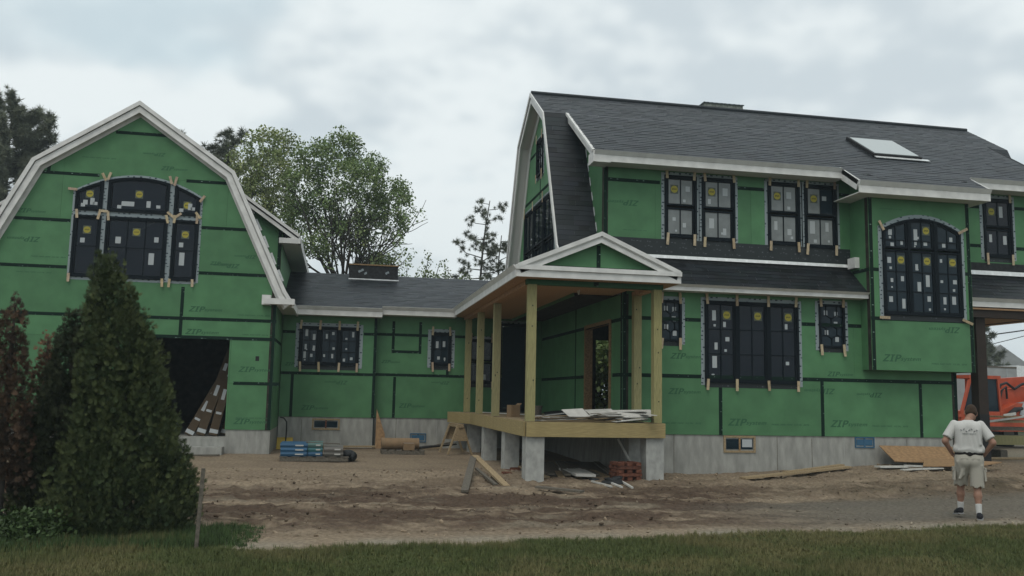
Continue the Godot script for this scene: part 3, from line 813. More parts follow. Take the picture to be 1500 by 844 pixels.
func honey(T: Transform3D, x0: float, y0: float, x1: float, y1: float):
	# small window with a lattice of six sided lights
	var fm := Mb.new(); fm.t = T
	fm.bx(x0, x0 + 0.05, y0, y1, -0.07, 0.045); fm.bx(x1 - 0.05, x1, y0, y1, -0.07, 0.045); fm.bx(x0 + 0.05, x1 - 0.05, y0, y0 + 0.05, -0.07, 0.044); fm.bx(x0 + 0.05, x1 - 0.05, y1 - 0.05, y1, -0.07, 0.044)
	var w := obj("window", fm, M.frame, house)
	var gm := Mb.new(); gm.t = T; gm.prism(rpoly(x0 + 0.05, y0 + 0.05, x1 - 0.05, y1 - 0.05), -0.016, -0.012, false); obj("pane", gm, M.darkpane, w)
	var mm := Mb.new(); mm.t = T
	var cx := (x0 + x1) * 0.5; var hw := (x1 - x0) * 0.5 - 0.05; var h := (y1 - y0 - 0.1) / 4.0
	var line := func(ax: float, ay: float, bx_: float, by: float):
		mm.bar(Vector3(cx + ax * hw, y0 + 0.05 + ay * h, -0.004), Vector3(cx + bx_ * hw, y0 + 0.05 + by * h, -0.004), 0.018, 0.018, Vector3(0, 0, 1))
	for q in [[0, 0, 0, 0.75], [0, 0.75, -0.5, 1.1], [0, 0.75, 0.5, 1.1], [-0.5, 1.1, -0.5, 1.75], [0.5, 1.1, 0.5, 1.75], [-0.5, 1.1, -1, 0.9], [0.5, 1.1, 1, 0.9], [-0.5, 1.75, 0, 2.1], [0.5, 1.75, 0, 2.1], [-0.5, 1.75, -1, 1.95], [0.5, 1.75, 1, 1.95], [0, 2.1, 0, 2.75], [0, 2.75, -0.5, 3.1], [0, 2.75, 0.5, 3.1], [-0.5, 3.1, -1, 2.9], [0.5, 3.1, 1, 2.9], [-0.5, 3.1, -0.5, 4], [0.5, 3.1, 0.5, 4]]:
		line.call(q[0], q[1], q[2], q[3])
	obj("muntin", mm, M.frame, w)
	for q in [[-0.5, 0.80], [0.45, 0.78], [0.4, 0.55], [0.5, 0.2], [-0.45, 0.35]]:
		var lm := Mb.new(); lm.t = T; lm.box(Vector3(cx + hw * q[0], y0 + (y1 - y0) * q[1], -0.011), Vector3(0.09, 0.11, 0.001)); obj("paper_label", lm, M.paper, w)
	for s in [[x0 - 0.085, x0 - 0.002, y0 - 0.06, y1 + 0.07], [x1 + 0.002, x1 + 0.085, y0 - 0.06, y1 + 0.07], [x0, x1, y1 + 0.002, y1 + 0.085]]:
		var sm := Mb.new(); sm.t = T; sm.bx(s[0], s[1], s[2], s[3], -0.002, 0.0075); obj("flashing_tape", sm, M.flash, w)
	var bm := Mb.new(); bm.t = T; bm.bx(x0, x1, y0 - 0.1, y0 - 0.002, -0.002, 0.005); obj("sill_membrane", bm, M.membrane, w)
	for x in [x0 + 0.04, x1 - 0.04]:
		shim(w, T, x, y1 + 0.05, rf(-0.1, 0.1)); shim(w, T, x, y0 - 0.05, rf(-0.1, 0.1))

func garage_wing():
	var cx := -5.27
	var F := front(-23.6)
	var pts := func(k: float) -> Array: return [Vector2(cx + k * 4.06, 3.98), Vector2(cx + k * 3.86, 4.28), Vector2(cx + k * 2.42, 7.34), Vector2(cx, 9.02)]
	var outline := PackedVector2Array([Vector2(cx - 3.65, 0.72), Vector2(cx + 3.65, 0.72), Vector2(cx + 3.65, 4.52), Vector2(cx + 2.34, 7.24), Vector2(cx, 8.88), Vector2(cx - 2.34, 7.24), Vector2(cx - 3.65, 4.52)])
	var ac := -5.175
	var head := func(x: float) -> float: return 6.62 + 0.44 * (1.0 - pow((x - ac) / 1.5, 2))
	var hole := PackedVector2Array([Vector2(-6.67, 4.45), Vector2(-3.67, 4.45)])
	for i in 11:
		var x := lerpf(-3.67, -6.67, i / 10.0); hole.append(Vector2(x, head.call(x)))
	var w := wall("wall", F, outline, [hole, rpoly(-4.62, 0.5, -2.74, 3.02)], [0.72, 1.89, 2.98, 3.5, 4.68, 5.86, 7.06, 8.22, 9.0], [[-5.8, -2.70], [-5.8, -2.70], [-6.4, -3.96], [-3.96, -6.3], [-5.2], [-7.0, -3.0], [-7.0], []],
		[[-8.9, 3.5, -1.62, 3.5], [-4.75, 3.03, -1.62, 3.03], [-8.9, 4.68, -6.75, 4.68], [-3.6, 4.68, -1.7, 4.68], [-8.2, 5.86, -6.75, 5.86], [-3.6, 5.86, -2.3, 5.86], [-7.5, 7.06, -6.15, 7.06], [-4.05, 7.06, -2.75, 7.06], [-5.84, 8.22, -4.5, 8.22],
		[-2.6, 1.89, -1.46, 1.89], [-3.96, 3.02, -3.96, 4.3], [-6.1, 3.5, -6.1, 4.35], [-7.35, 7.06, -7.35, 7.3], [-1.67, 0.72, -1.67, 3.95]])
	for s in [[-3.8, 3.68, 0.75], [-3.85, 3.1, 0.75], [-2.5, 2.18, 0.75], [-2.55, 0.86, 0.75], [-3.35, 4.9, 0.5], [-8.0, 6.0, 0.6], [-4.7, 7.3, 0.6]]: stamp(w, F, s[0], s[1], s[2])
	for s in [[-2.6, 4.95, 0.6], [-7.4, 5.4, 0.7], [-4.6, 7.75, 0.5], [-2.2, 5.2, 0.5]]: stamp(w, F, s[0], s[1], s[2], true)
	for s in [[-2.6, 3.62], [-2.45, 3.12], [-2.5, 1.0], [-7.6, 4.9], [-6.6, 7.5], [-7.9, 4.5]]: stamp(w, F, s[0], s[1], 0.7, false, true)
	var hm := Mb.new(); hm.t = F; hm.box(Vector3(-2.04, 2.53, 0.002), Vector3(0.09, 0.12, 0.006)); obj("outlet_hole", hm, M.black, w)
	# six units of the wide arched window, each with its own tape
	var o := {"pane": "glass", "papers": 0.6, "shims": false, "tape": 0.06, "axis": ac, "span": 1.5, "sill": false}
	var low := [[-6.67, -6.02, [1, 2]], [-5.91, -4.43, [3, 2]], [-4.31, -3.67, [1, 2]]]
	for i in 3:
		var q = low[i]
		var oo := o.duplicate(); oo.yellow = [[0, 0, 1 if i == 1 else 0, 1]]; oo.label = ["left side unit of the wide arched window", "middle unit of the wide arched window", "right side unit of the wide arched window"][i]
		window(F, [q[0], q[1]], [4.45, 6.02], [q[2]], oo)
		oo = o.duplicate(); oo.yellow = [[0, 0, 0, 0]]; oo.papers = 0.0
		oo.axis = ac; oo.span = 1.5; oo.rise = 0.44
		window(F, [q[0], q[1]], [6.14, 6.62], [[1, 1]], oo)
		var u := house.get_child(house.get_child_count() - 1)
		for k in 3:
			var lm := Mb.new(); lm.t = F; lm.box(Vector3(lerpf(q[0] + 0.14, q[1] - 0.14, [0.12, 0.9, 0.7][k]), 6.28 + 0.05 * k, 0.003), Vector3(0.1, [0.09, 0.08, 0.17][k], 0.001)); obj("paper_label", lm, M.paper, u)
	var wn := house.get_child(house.get_child_count() - 1)
	var mm := Mb.new(); mm.t = F
	mm.bx(-6.02, -5.91, 4.40, 6.95, -0.05, 0.009); mm.bx(-4.43, -4.31, 4.40, 6.95, -0.05, 0.009); mm.bx(-6.7, -3.64, 6.02, 6.14, -0.05, 0.0085)
	obj("mullion_tape", mm, M.flash, wn)
	for s in [[-6.02, 7.02, 0.5], [-5.9, 7.05, -0.3], [-4.42, 7.04, 0.3], [-4.30, 7.02, -0.2], [-6.74, 6.66, 1.5], [-3.62, 6.60, -0.6], [-6.6, 6.04, 0.1], [-6.08, 6.03, -0.2], [-5.98, 6.14, 1.5], [-5.86, 6.02, 0.1], [-4.45, 6.02, 0.25], [-4.36, 6.13, 0.9], [-4.27, 6.03, -0.1], [-4.2, 6.12, -0.9], [-3.72, 6.05, 0.0], [-3.70, 6.16, 0.7], [-6.68, 4.42, 0], [-4.47, 4.38, 0.05], [-4.3, 4.38, -0.05], [-3.74, 4.4, 0.05], [-6.0, 4.4, 0.0]]: shim(wn, F, s[0], s[1], s[2], 0.22)
	# side walls
	wall("wall", east(-1.62), rpoly(23.6, 0.72, 34.0, 4.3), [], [0.72, 1.89, 3.03, 4.3], [[], [], []], [[23.6, 1.89, 25.0, 1.89], [23.6, 3.03, 26.0, 3.03], [23.66, 0.72, 23.66, 4.0]])
	wall("wall", west(-8.92), rpoly(-34.0, 0.72, -23.6, 4.3), [], [0.72, 2.5, 4.3], [], [])
	wall("wall", rear(-34.0), PackedVector2Array([Vector2(1.62, 0.3), Vector2(8.92, 0.3), Vector2(8.92, 4.5), Vector2(7.6, 7.2), Vector2(5.27, 8.85), Vector2(2.95, 7.2), Vector2(1.62, 4.5)]), [], [0.3, 9.0], [], [])
	var z0 := -23.42; var z1 := -34.2
	for k in [1.0, -1.0]:
		var p: Array = pts.call(k)
		for i in 3:
			roof("garage_roof", Vector3(p[i].x, p[i].y, z0), Vector3(p[i].x, p[i].y, z1), Vector3(p[i + 1].x, p[i + 1].y, z1), Vector3(p[i + 1].x, p[i + 1].y, z0))
	var line: Array = pts.call(-1.0)
	var rl: Array = pts.call(1.0); rl.reverse()
	line = line + rl.slice(1)
	var L := front(z0)
	rake("rake_board", L, line, 0.0, 0.24, -0.03, 0.0, M.white)
	rake("rake_moulding", L, line, -0.01, 0.085, 0.001, 0.045, M.white)
	rake("rake_soffit", L, line, 0.11, 0.135, -0.20, -0.031, M.soffit)
	rake("frieze_board", F, line, 0.13, 0.30, -0.001, 0.02, M.white)
	for k in [1.0, -1.0]:
		trim("eave_return", cx + k * 3.33, cx + k * 4.10, 3.93, 4.08, -23.62, -23.36)
		trim("return_end", cx + k * 3.28, cx + k * 3.50, 3.91, 4.16, -23.60, -23.38)
		trim("garage_fascia", cx + k * 4.03, cx + k * 4.08, 3.86, 4.04, -26.3 if k > 0 else -34.0, -23.45)
		trim("soffit", cx + k * 3.65, cx + k * 4.03, 3.90, 3.925, -26.3 if k > 0 else -34.0, -23.6, M.soffit)
		# shed dormer on each side
		var a := Vector3(cx + k * 4.10, 5.95, -24.55); var b := Vector3(cx + k * 4.10, 5.95, -32.0)
		var c := Vector3(cx + k * 2.5, 7.05, -32.0); var d := Vector3(cx + k * 2.5, 7.05, -24.55)
		roof("dormer_roof", a, b, c, d)
		var dl := [Vector2(cx + 2.5 * k, 7.06), Vector2(cx + 4.10 * k, 5.96)]
		if k < 0: dl.reverse()
		rake("rake_board", front(-24.55), dl, 0.0, 0.2, -0.03, 0.0, M.white)
		rake("rake_moulding", front(-24.55), dl, -0.005, 0.07, 0.001, 0.04, M.white)
		trim("eave_return", cx + k * 3.55, cx + k * 4.12, 5.72, 5.86, -24.8, -24.52)
		trim("dormer_fascia", cx + k * 4.07, cx + k * 4.12, 5.72, 5.94, -32.0, -24.56)
		trim("soffit", cx + k * 3.6, cx + k * 4.07, 5.73, 5.75, -32.0, -24.8, M.soffit)
		var cp := PackedVector2Array([Vector2(cx + k * 3.6, 4.4), Vector2(cx + k * 3.6, 6.15), Vector2(cx + k * 2.6, 6.85)])
		if Geometry2D.is_polygon_clockwise(cp): cp.reverse()
		var ck := wall("dormer_cheek", front(-24.8), cp, [], [4.3, 7.0], [], [[cx + k * 3.55, 4.7, cx + k * 3.55, 6.1]], 0.1)
		wall("wall", (east(cx + 3.62) if k > 0 else west(cx - 3.62)), (rpoly(24.8, 4.3, 32.0, 6.1) if k > 0 else rpoly(-32.0, 4.3, -24.8, 6.1)), [], [4.3, 6.1], [], [], 0.1)
		if k > 0:
			var sm := Mb.new()
			for i in 5:
				var f := i / 4.0
				sm.box(Vector3(lerpf(cx + 2.75, cx + 3.62, f), lerpf(6.68, 4.85, f), -24.77), Vector3(0.07, 0.34, 0.006), Basis(Vector3(0, 0, 1), 0.44 + rf(-0.05, 0.05)))
			obj("step_flashing", sm, M.metal, ck)
	# door opening: jamb, floor, threshold
	var jm := Mb.new(); jm.t = F; jm.bx(-4.66, -4.62, 0.72, 3.02, -0.16, 0.012); obj("door_jamb", jm, M.pine, house)
	trim("garage_floor", -8.8, -1.75, 0.3, 0.52, -33.9, -23.75, M.concrete)
	trim("attic_floor", -8.8, -1.75, 3.9, 4.0, -33.9, -23.8, M.inside)

func connector_wing():
	# the left half stands a little in front of the right half
	var A := front(-26.2); var B := front(-26.5)
	var w := wall("wall", A, rpoly(-1.6, 1.0, 1.08, 4.15), [rpoly(-1.13, 2.47, 0.58, 3.60)], [1.0, 2.22, 3.42, 4.15], [[-1.27], [], []],
		[[-1.6, 2.24, 1.08, 2.24], [-1.6, 3.42, -1.25, 3.42], [0.7, 3.42, 1.08, 3.42], [-1.27, 1.0, -1.27, 2.2], [1.04, 1.0, 1.04, 4.1]])
	stamp(w, A, -1.0, 1.2, 0.7); stamp(w, A, 0.3, 2.05, 0.6, true); stamp(w, A, -1.5, 2.45, 0.5)
	window(A, [-1.13, -0.56, 0.01, 0.58], [2.47, 3.60], [[2, 3]], {"papers": 0.95, "tape": 0.1, "pane": "dark", "label": "short wide window of three units on the low wing"})
	var v := wall("wall", B, rpoly(1.08, 1.0, 6.1, 4.15), [rpoly(2.71, 2.56, 3.32, 3.56), rpoly(3.85, 2.05, 4.62, 3.4), rpoly(4.78, 1.25, 5.66, 3.9)], [1.0, 2.26, 3.45, 4.15], [[1.66], [], []],
		[[1.08, 2.26, 3.85, 2.26], [1.08, 3.45, 2.7, 3.45], [3.35, 3.45, 3.8, 3.45], [1.66, 1.0, 1.66, 2.2], [1.56, 2.95, 2.4, 2.95], [1.58, 2.9, 1.58, 3.85], [2.38, 2.9, 2.38, 3.85], [3.22, 2.26, 3.22, 2.5]])
	stamp(v, B, 1.8, 1.3, 0.7); stamp(v, B, 1.25, 2.6, 0.5); stamp(v, B, 3.3, 2.1, 0.5, true)
	window(B, [2.71, 3.32], [2.56, 3.56], [[2, 2]], {"papers": 1.0, "tape": 0.1, "pane": "dark", "label": "small square window beside the porch"})
	window(B, [3.85, 4.62], [2.05, 2.72, 3.4], [[1, 1], [1, 1]], {"papers": 0.6, "pane": "glass", "hung": true})
	window(B, [4.78, 5.66], [1.25, 3.9], [[1, 1]], {"papers": 0.0, "pane": "dark", "shims": false})
	var ly := [[-25.85, 4.16], [-29.55, 5.6], [-33.2, 4.16]]
	roof("connector_roof", Vector3(-1.5, 4.16, -25.85), Vector3(1.2, 4.16, -25.85), Vector3(1.2, 5.6, -29.55), Vector3(-2.6, 5.6, -29.55))
	roof("connector_roof", Vector3(1.2, 4.245, -26.07), Vector3(6.0, 4.245, -26.07), Vector3(6.0, 5.6, -29.55), Vector3(1.2, 5.6, -29.55))
	roof("connector_roof", Vector3(6.0, 4.16, -33.2), Vector3(-2.6, 4.16, -33.2), Vector3(-2.6, 5.6, -29.55), Vector3(6.0, 5.6, -29.55))
	fascia(-1.45, 1.2, 3.90, 4.14, -25.82); trim("soffit", -1.5, 1.2, 3.90, 3.925, -26.2, -25.85, M.soffit)
	fascia(1.203, 3.4, 4.0, 4.225, -26.04); trim("soffit", 1.2, 3.4, 4.0, 4.02, -26.5, -26.07, M.soffit)
	wall("wall", rear(-32.9), rpoly(-6.1, 0.6, 1.7, 4.15), [], [0.6, 4.15], [], [])
	trim("floor_deck", -1.5, 6.0, 0.9, 1.02, -32.7, -26.7, M.inside)
	# felt wrapped chimney stub with a bright base flashing
	var ch := Mb.new(); ch.bx(0.235, 1.80, 5.0, 5.84, -29.5, -28.95)
	var c := obj("chimney", ch, M.felt, house)
	ch = Mb.new(); ch.bx(0.21, 1.83, 5.28, 5.40, -28.96, -28.93); obj("metal_flashing", ch, M.metal, c)
	ch = Mb.new(); ch.bx(0.22, 1.82, 5.84, 5.88, -29.52, -28.92); obj("plywood_cap", ch, M.pine, c)
	for q in [[0.6, 5.66, 0.18], [1.45, 5.62, 0.12], [0.75, 5.58, 0.1]]:
		ch = Mb.new(); ch.box(Vector3(q[0], q[1], -28.945), Vector3(q[2], 0.07, 0.004), Basis(Vector3(0, 0, 1), 0.5)); obj("felt_print", ch, M.flash, c)

func porch():
	var T := front(-16.78)
	var l := [Vector2(3.36, 4.27), Vector2(5.06, 4.99), Vector2(6.72, 4.27)]
	roof("porch_roof", Vector3(3.34, 4.27, -16.76), Vector3(3.34, 4.27, -27.0), Vector3(5.06, 5.0, -27.0), Vector3(5.06, 5.0, -16.76))
	roof("porch_roof", Vector3(6.74, 4.27, -19.4), Vector3(6.74, 4.27, -16.76), Vector3(5.06, 5.0, -16.76), Vector3(5.06, 5.0, -19.4))
	rake("rake_board", T, l, 0.02, 0.19, -0.03, 0.0, M.white)
	rake("rake_moulding", T, l, -0.012, 0.07, 0.001, 0.04, M.white)
	# pediment
	var pw := wall("pediment", front(-16.95), PackedVector2Array([Vector2(3.7, 4.22), Vector2(6.4, 4.22), Vector2(5.06, 4.85)]), [], [4.2, 5.0], [[5.05]], [[3.9, 4.26, 6.2, 4.26], [5.05, 4.2, 5.05, 4.75]], 0.05)
	var cm := Mb.new()
	cm.hexa([Vector3(3.34, 4.17, -16.78), Vector3(6.74, 4.17, -16.78), Vector3(6.74, 4.17, -16.94), Vector3(3.34, 4.17, -16.94), Vector3(3.34, 4.185, -16.78), Vector3(6.74, 4.185, -16.78), Vector3(6.74, 4.25, -16.94), Vector3(3.34, 4.25, -16.94)])
	obj("cornice_cap", cm, M.soffit, house)
	trim("cornice_board", 3.35, 6.73, 4.03, 4.17, -16.81, -16.78)
	trim("crown_moulding", 3.33, 6.75, 4.172, 4.26, -16.82, -16.745)
	trim("fascia_board", 3.33, 3.36, 4.03, 4.17, -26.2, -16.80); 
	cm = Mb.new(); cm.hexa([Vector3(3.335, 4.17, -26.2), Vector3(3.335, 4.17, -16.8), Vector3(3.37, 4.17, -16.8), Vector3(3.37, 4.17, -26.2), Vector3(3.27, 4.26, -26.2), Vector3(3.27, 4.26, -16.8), Vector3(3.37, 4.26, -16.8), Vector3(3.37, 4.26, -26.2)])
	obj("crown_moulding", cm, M.white, house)
	trim("fascia_board", 6.72, 6.75, 4.03, 4.17, -18.3, -16.80)
	trim("porch_ceiling", 3.36, 6.72, 4.03, 4.05, -18.3, -16.82, M.ceiling); trim("porch_ceiling", 3.36, 6.1, 4.03, 4.05, -26.4, -18.3, M.ceiling)
	trim("porch_header", 3.62, 6.48, 3.93, 4.028, -17.28, -17.10, M.green_dark)
	trim("porch_header", 3.64, 3.84, 3.94, 4.028, -26.2, -17.29, M.ceiling)
	trim("porch_header", 6.28, 6.46, 3.94, 4.028, -18.5, -17.29, M.ceiling)
	trim("header_tape", 5.0, 5.1, 3.94, 4.02, -17.1, -17.095, M.tape)
	for p in [[3.745, -17.2], [3.745, -21.1], [3.745, -23.6], [3.745, -25.9], [6.37, -17.2], [6.36, -18.4]]:
		var pm := Mb.new()
		var tone := rf(0.85, 1.1); pm.col = Color(tone, tone, tone * rf(0.9, 1.05))
		pm.bx(p[0] - 0.085, p[0] + 0.085, 1.225, 3.935, p[1] - 0.085, p[1] + 0.085)
		var post := obj("porch_post", pm, M.post, house)
		pm = Mb.new()
		for k in 3: pm.box(Vector3(p[0] + rf(-0.04, 0.04), rf(1.5, 3.8), p[1] + 0.0855), Vector3(0.025, 0.03, 0.001))
		obj("knot", pm, M.ink, post)
	# deck: rim beams, boards
	var pts := [Vector3(6.52, 0, -17.13), Vector3(3.66, 0, -17.13), Vector3(3.66, 0, -24.4), Vector3(3.2, 0, -25.7)]
	for i in 3:
		var bm := Mb.new()
		var a: Vector3 = pts[i]; var b: Vector3 = pts[i + 1]
		var inn := (b - a).normalized().cross(Vector3.UP) * -0.04
		if i == 1: a += Vector3(0, 0, -0.05)
		bm.hexa([a + Vector3(0, 0.925, 0), b + Vector3(0, 0.925, 0), b + inn + Vector3(0, 0.925, 0), a + inn + Vector3(0, 0.925, 0), a + Vector3(0, 1.215, 0), b + Vector3(0, 1.215, 0), b + inn + Vector3(0, 1.215, 0), a + inn + Vector3(0, 1.215, 0)])
		obj("rim_beam", bm, M.beam, house)
	var rb := Mb.new(); rb.bx(6.48, 6.52, 0.925, 1.215, -18.55, -17.18); obj("rim_beam", rb, M.beam, house)
	var z := -17.2
	while z > -26.35:
		var xa := 3.705 if z > -24.4 else lerpf(3.7, 3.22, (-24.4 - z) / 1.3) if z > -25.7 else 3.24
		var xb := 6.475 if z > -18.5 else 6.08
		var dm := Mb.new(); dm.bx(xa, xb, 1.18, 1.212 + rf(-0.002, 0.002), z - 0.07, z + 0.066)
		obj("deck_board", dm, M.lumber, house)
		z -= 0.14
	for p in [[3.67, 4.04, -17.52, -17.16, 0], [3.67, 4.0, -19.8, -19.4, 0], [3.67, 4.0, -22.6, -22.2, 0], [3.67, 4.0, -25.2, -24.8, 0], [6.14, 6.51, -17.52, -17.16, 0], [6.12, 6.46, -18.5, -18.2, 0]]:
		var pm := Mb.new(); pm.bx(p[0], p[1], -0.3, 0.924, p[2], p[3]); obj("concrete_pier", pm, M.pier, house)

func foundation():
	var f := func(x0: float, x1: float, y1: float, z0: float, z1: float):
		var mb := Mb.new(); mb.bx(x0, x1, -0.5, y1, z0, z1)
		return obj("foundation_wall", mb, M.concrete, house)
	var m = f.call(6.1, 14.35, 0.94, -18.85, -18.625)
	f.call(6.12, 6.35, 0.94, -26.5, -18.85)
	f.call(14.1, 14.35, 0.3, -26.8, -18.85)
	var c1 = f.call(-1.6, 1.06, 1.0, -26.45, -26.225)
	var c2 = f.call(1.06, 6.12, 1.0, -26.75, -26.525)
	f.call(-2.72, -1.63, 0.72, -23.9, -23.625)
	f.call(-1.88, -1.63, 0.72, -34.0, -23.9)
	f.call(-8.9, -4.62, 0.72, -23.9, -23.625)
	f.call(-8.9, -8.65, 0.72, -34.0, -23.9)
	f.call(-4.62, -2.72, 0.50, -23.95, -23.625)
	trim("door_step", -4.62, -2.74, -0.3, 0.30, -23.62, -23.2, M.concrete)
	var p1 := Mb.new(); p1.bx(1.06, 1.09, 0.1, 1.0, -26.52, -26.215); obj("expansion_joint", p1, M.black, house)
	# form seams left in the concrete
	for q in [[7.3, -18.625, 0.94], [9.75, -18.625, 0.94], [10.6, -18.625, 0.94], [11.4, -18.625, 0.94], [13.0, -18.625, 0.94], [-0.95, -26.225, 1.0], [0.5, -26.225, 1.0], [1.75, -26.525, 1.0], [2.95, -26.525, 1.0], [-2.2, -23.625, 0.72], [-1.95, -23.625, 0.72]]:
		var sm := Mb.new(); sm.bx(q[0] - 0.006, q[0] + 0.006, 0.0, q[2] - rf(0.0, 0.1), q[1] - 0.004, q[1] + 0.0025)
		obj("form_seam", sm, M.pier if rng.randf() < 0.4 else M.grey_wood, house)
	# basement windows in the concrete
	cellar_window(8.46, 9.22, 0.56, 0.93, -18.625, "pine", true)
	cellar_window(11.67, 12.16, 0.69, 0.935, -18.625, "blue", false)
	cellar_window(-0.66, 0.12, 0.64, 0.96, -26.225, "red", true)
	cellar_window(2.17, 2.64, 0.30, 0.56, -26.525, "blue", false)

func cellar_window(x0: float, x1: float, y0: float, y1: float, z: float, kind: String, buck: bool):
	var T := front(z)
	var fm := Mb.new(); fm.t = T
	var fw := 0.045 if buck else 0.025
	fm.bx(x0, x0 + fw, y0, y1, -0.01, 0.025); fm.bx(x1 - fw, x1, y0, y1, -0.01, 0.025); fm.bx(x0 + fw, x1 - fw, y0, y0 + fw, -0.01, 0.024); fm.bx(x0 + fw, x1 - fw, y1 - fw, y1, -0.01, 0.024)
	var blue := mat(Color(0.035, 0.11, 0.19), 0.5)
	var w := obj("basement_window", fm, M.lumber if buck else blue, house)
	var n := 2
	for i in n:
		var a := lerpf(x0 + fw, x1 - fw, float(i) / n) + 0.02; var b := lerpf(x0 + fw, x1 - fw, float(i + 1) / n) - 0.02
		var pm := Mb.new(); pm.t = T; pm.bx(a, b, y0 + fw + 0.03, y1 - fw - 0.03, 0.0, 0.012)
		obj("pane", pm, M.darkpane if buck else blue, w)
		if kind == "pine" and i == 1:
			pm = Mb.new(); pm.t = T; pm.bx(a + 0.04, b - 0.02, y0 + 0.12, y1 - 0.08, 0.013, 0.016); obj("paper_label", pm, M.paper, w)
	var bm := Mb.new(); bm.t = T; bm.bx(x0 + fw, x1 - fw, y0 + fw, y1 - fw, -0.008, -0.001)
	bm.bx((x0 + x1) * 0.5 - 0.02, (x0 + x1) * 0.5 + 0.02, y0 + fw, y1 - fw, 0.0, 0.018)
	obj("sash", bm, M.rust if kind == "red" else (M.pine if buck else blue), w)

# ---------- vegetation ----------
func scatter(called: String, mesh: Mesh, xf: Array, cols: Array, m: Material, parent: Node = self) -> MultiMeshInstance3D:
	var mm := MultiMesh.new()
	mm.transform_format = MultiMesh.TRANSFORM_3D
	mm.use_colors = true
	mm.mesh = mesh
	mm.instance_count = xf.size()
	for i in xf.size():
		mm.set_instance_transform(i, xf[i]); mm.set_instance_color(i, cols[i])
	var o := MultiMeshInstance3D.new()
	o.multimesh = mm
	o.material_override = m
	return put(o, called, parent)

func rdir() -> Vector3:
	while true:
		var d := Vector3(rf(-1, 1), rf(-1, 1), rf(-1, 1))
		if d.length() < 1.0 and d.length() > 0.1: return d.normalized()
	return Vector3.UP

func rbasis(s: float) -> Basis:
	return Basis(rdir(), rf(0, TAU)).scaled(Vector3(s, s, s))

func leaf_clump(n: int, r: float, size: float) -> ArrayMesh:
	var mb := Mb.new()
	for i in n:
		var p := rdir() * r * pow(rng.randf(), 0.5)
		var a := rdir(); var b := a.cross(rdir()).normalized()
		var nn := a.cross(b)
		if nn.y < 0: nn = -nn
		var s := size * rf(0.6, 1.3)
		mb.col = Color.WHITE * rf(0.75, 1.2)
		mb.quad(p - a * s * 0.5, p + b * s * 0.32, p + a * s * 0.5, p - b * s * 0.32, nn)
	return mb.commit()

func needle_puff(n: int, len_: float) -> ArrayMesh:
	var mb := Mb.new()
	for i in n:
		var d := (rdir() + Vector3(0, 0.35, 0)).normalized()
		var s := d.cross(rdir()).normalized() * len_ * 0.055
		mb.col = Color.WHITE * rf(0.7, 1.25)
		mb.tri(-s, s, d * len_ * rf(0.7, 1.1), s.cross(d).normalized())
	return mb.commit()

func limb(mb: Mb, p: Vector3, d: Vector3, l: float, r: float, lvl: int, o: Dictionary, tips: Array):
	var path := [p]; var radii := [r]
	var q := p; var dir := d
	var segs := 4
	for i in segs:
		dir = (dir + rdir() * float(o.get("wobble", 0.16)) + Vector3.UP * float(o.get("lift", 0.06))).normalized()
		q += dir * l / segs
		path.append(q); radii.append(lerpf(r, r * float(o.get("taper", 0.55)), (i + 1.0) / segs))
	mb.tube(path, radii, 6 if lvl > 1 else 4, false)
	if lvl == 0:
		tips.append([q, dir]); tips.append([path[2], dir])
		return
	var n: int = o.get("kids", 3)
	for i in n:
		var f := 1.0 if i == 0 else rf(0.35, 0.95)
		var at: Vector3 = path[int(clampf(roundf(f * segs), 1, segs))]
		var ax := dir.cross(rdir()).normalized()
		var ang: float = rf(0.1, 0.35) if i == 0 else rf(o.get("a0", 0.45), o.get("a1", 0.95))
		limb(mb, at, dir.rotated(ax, ang), l * rf(0.58, 0.82), r * 0.55, lvl - 1, o, tips)

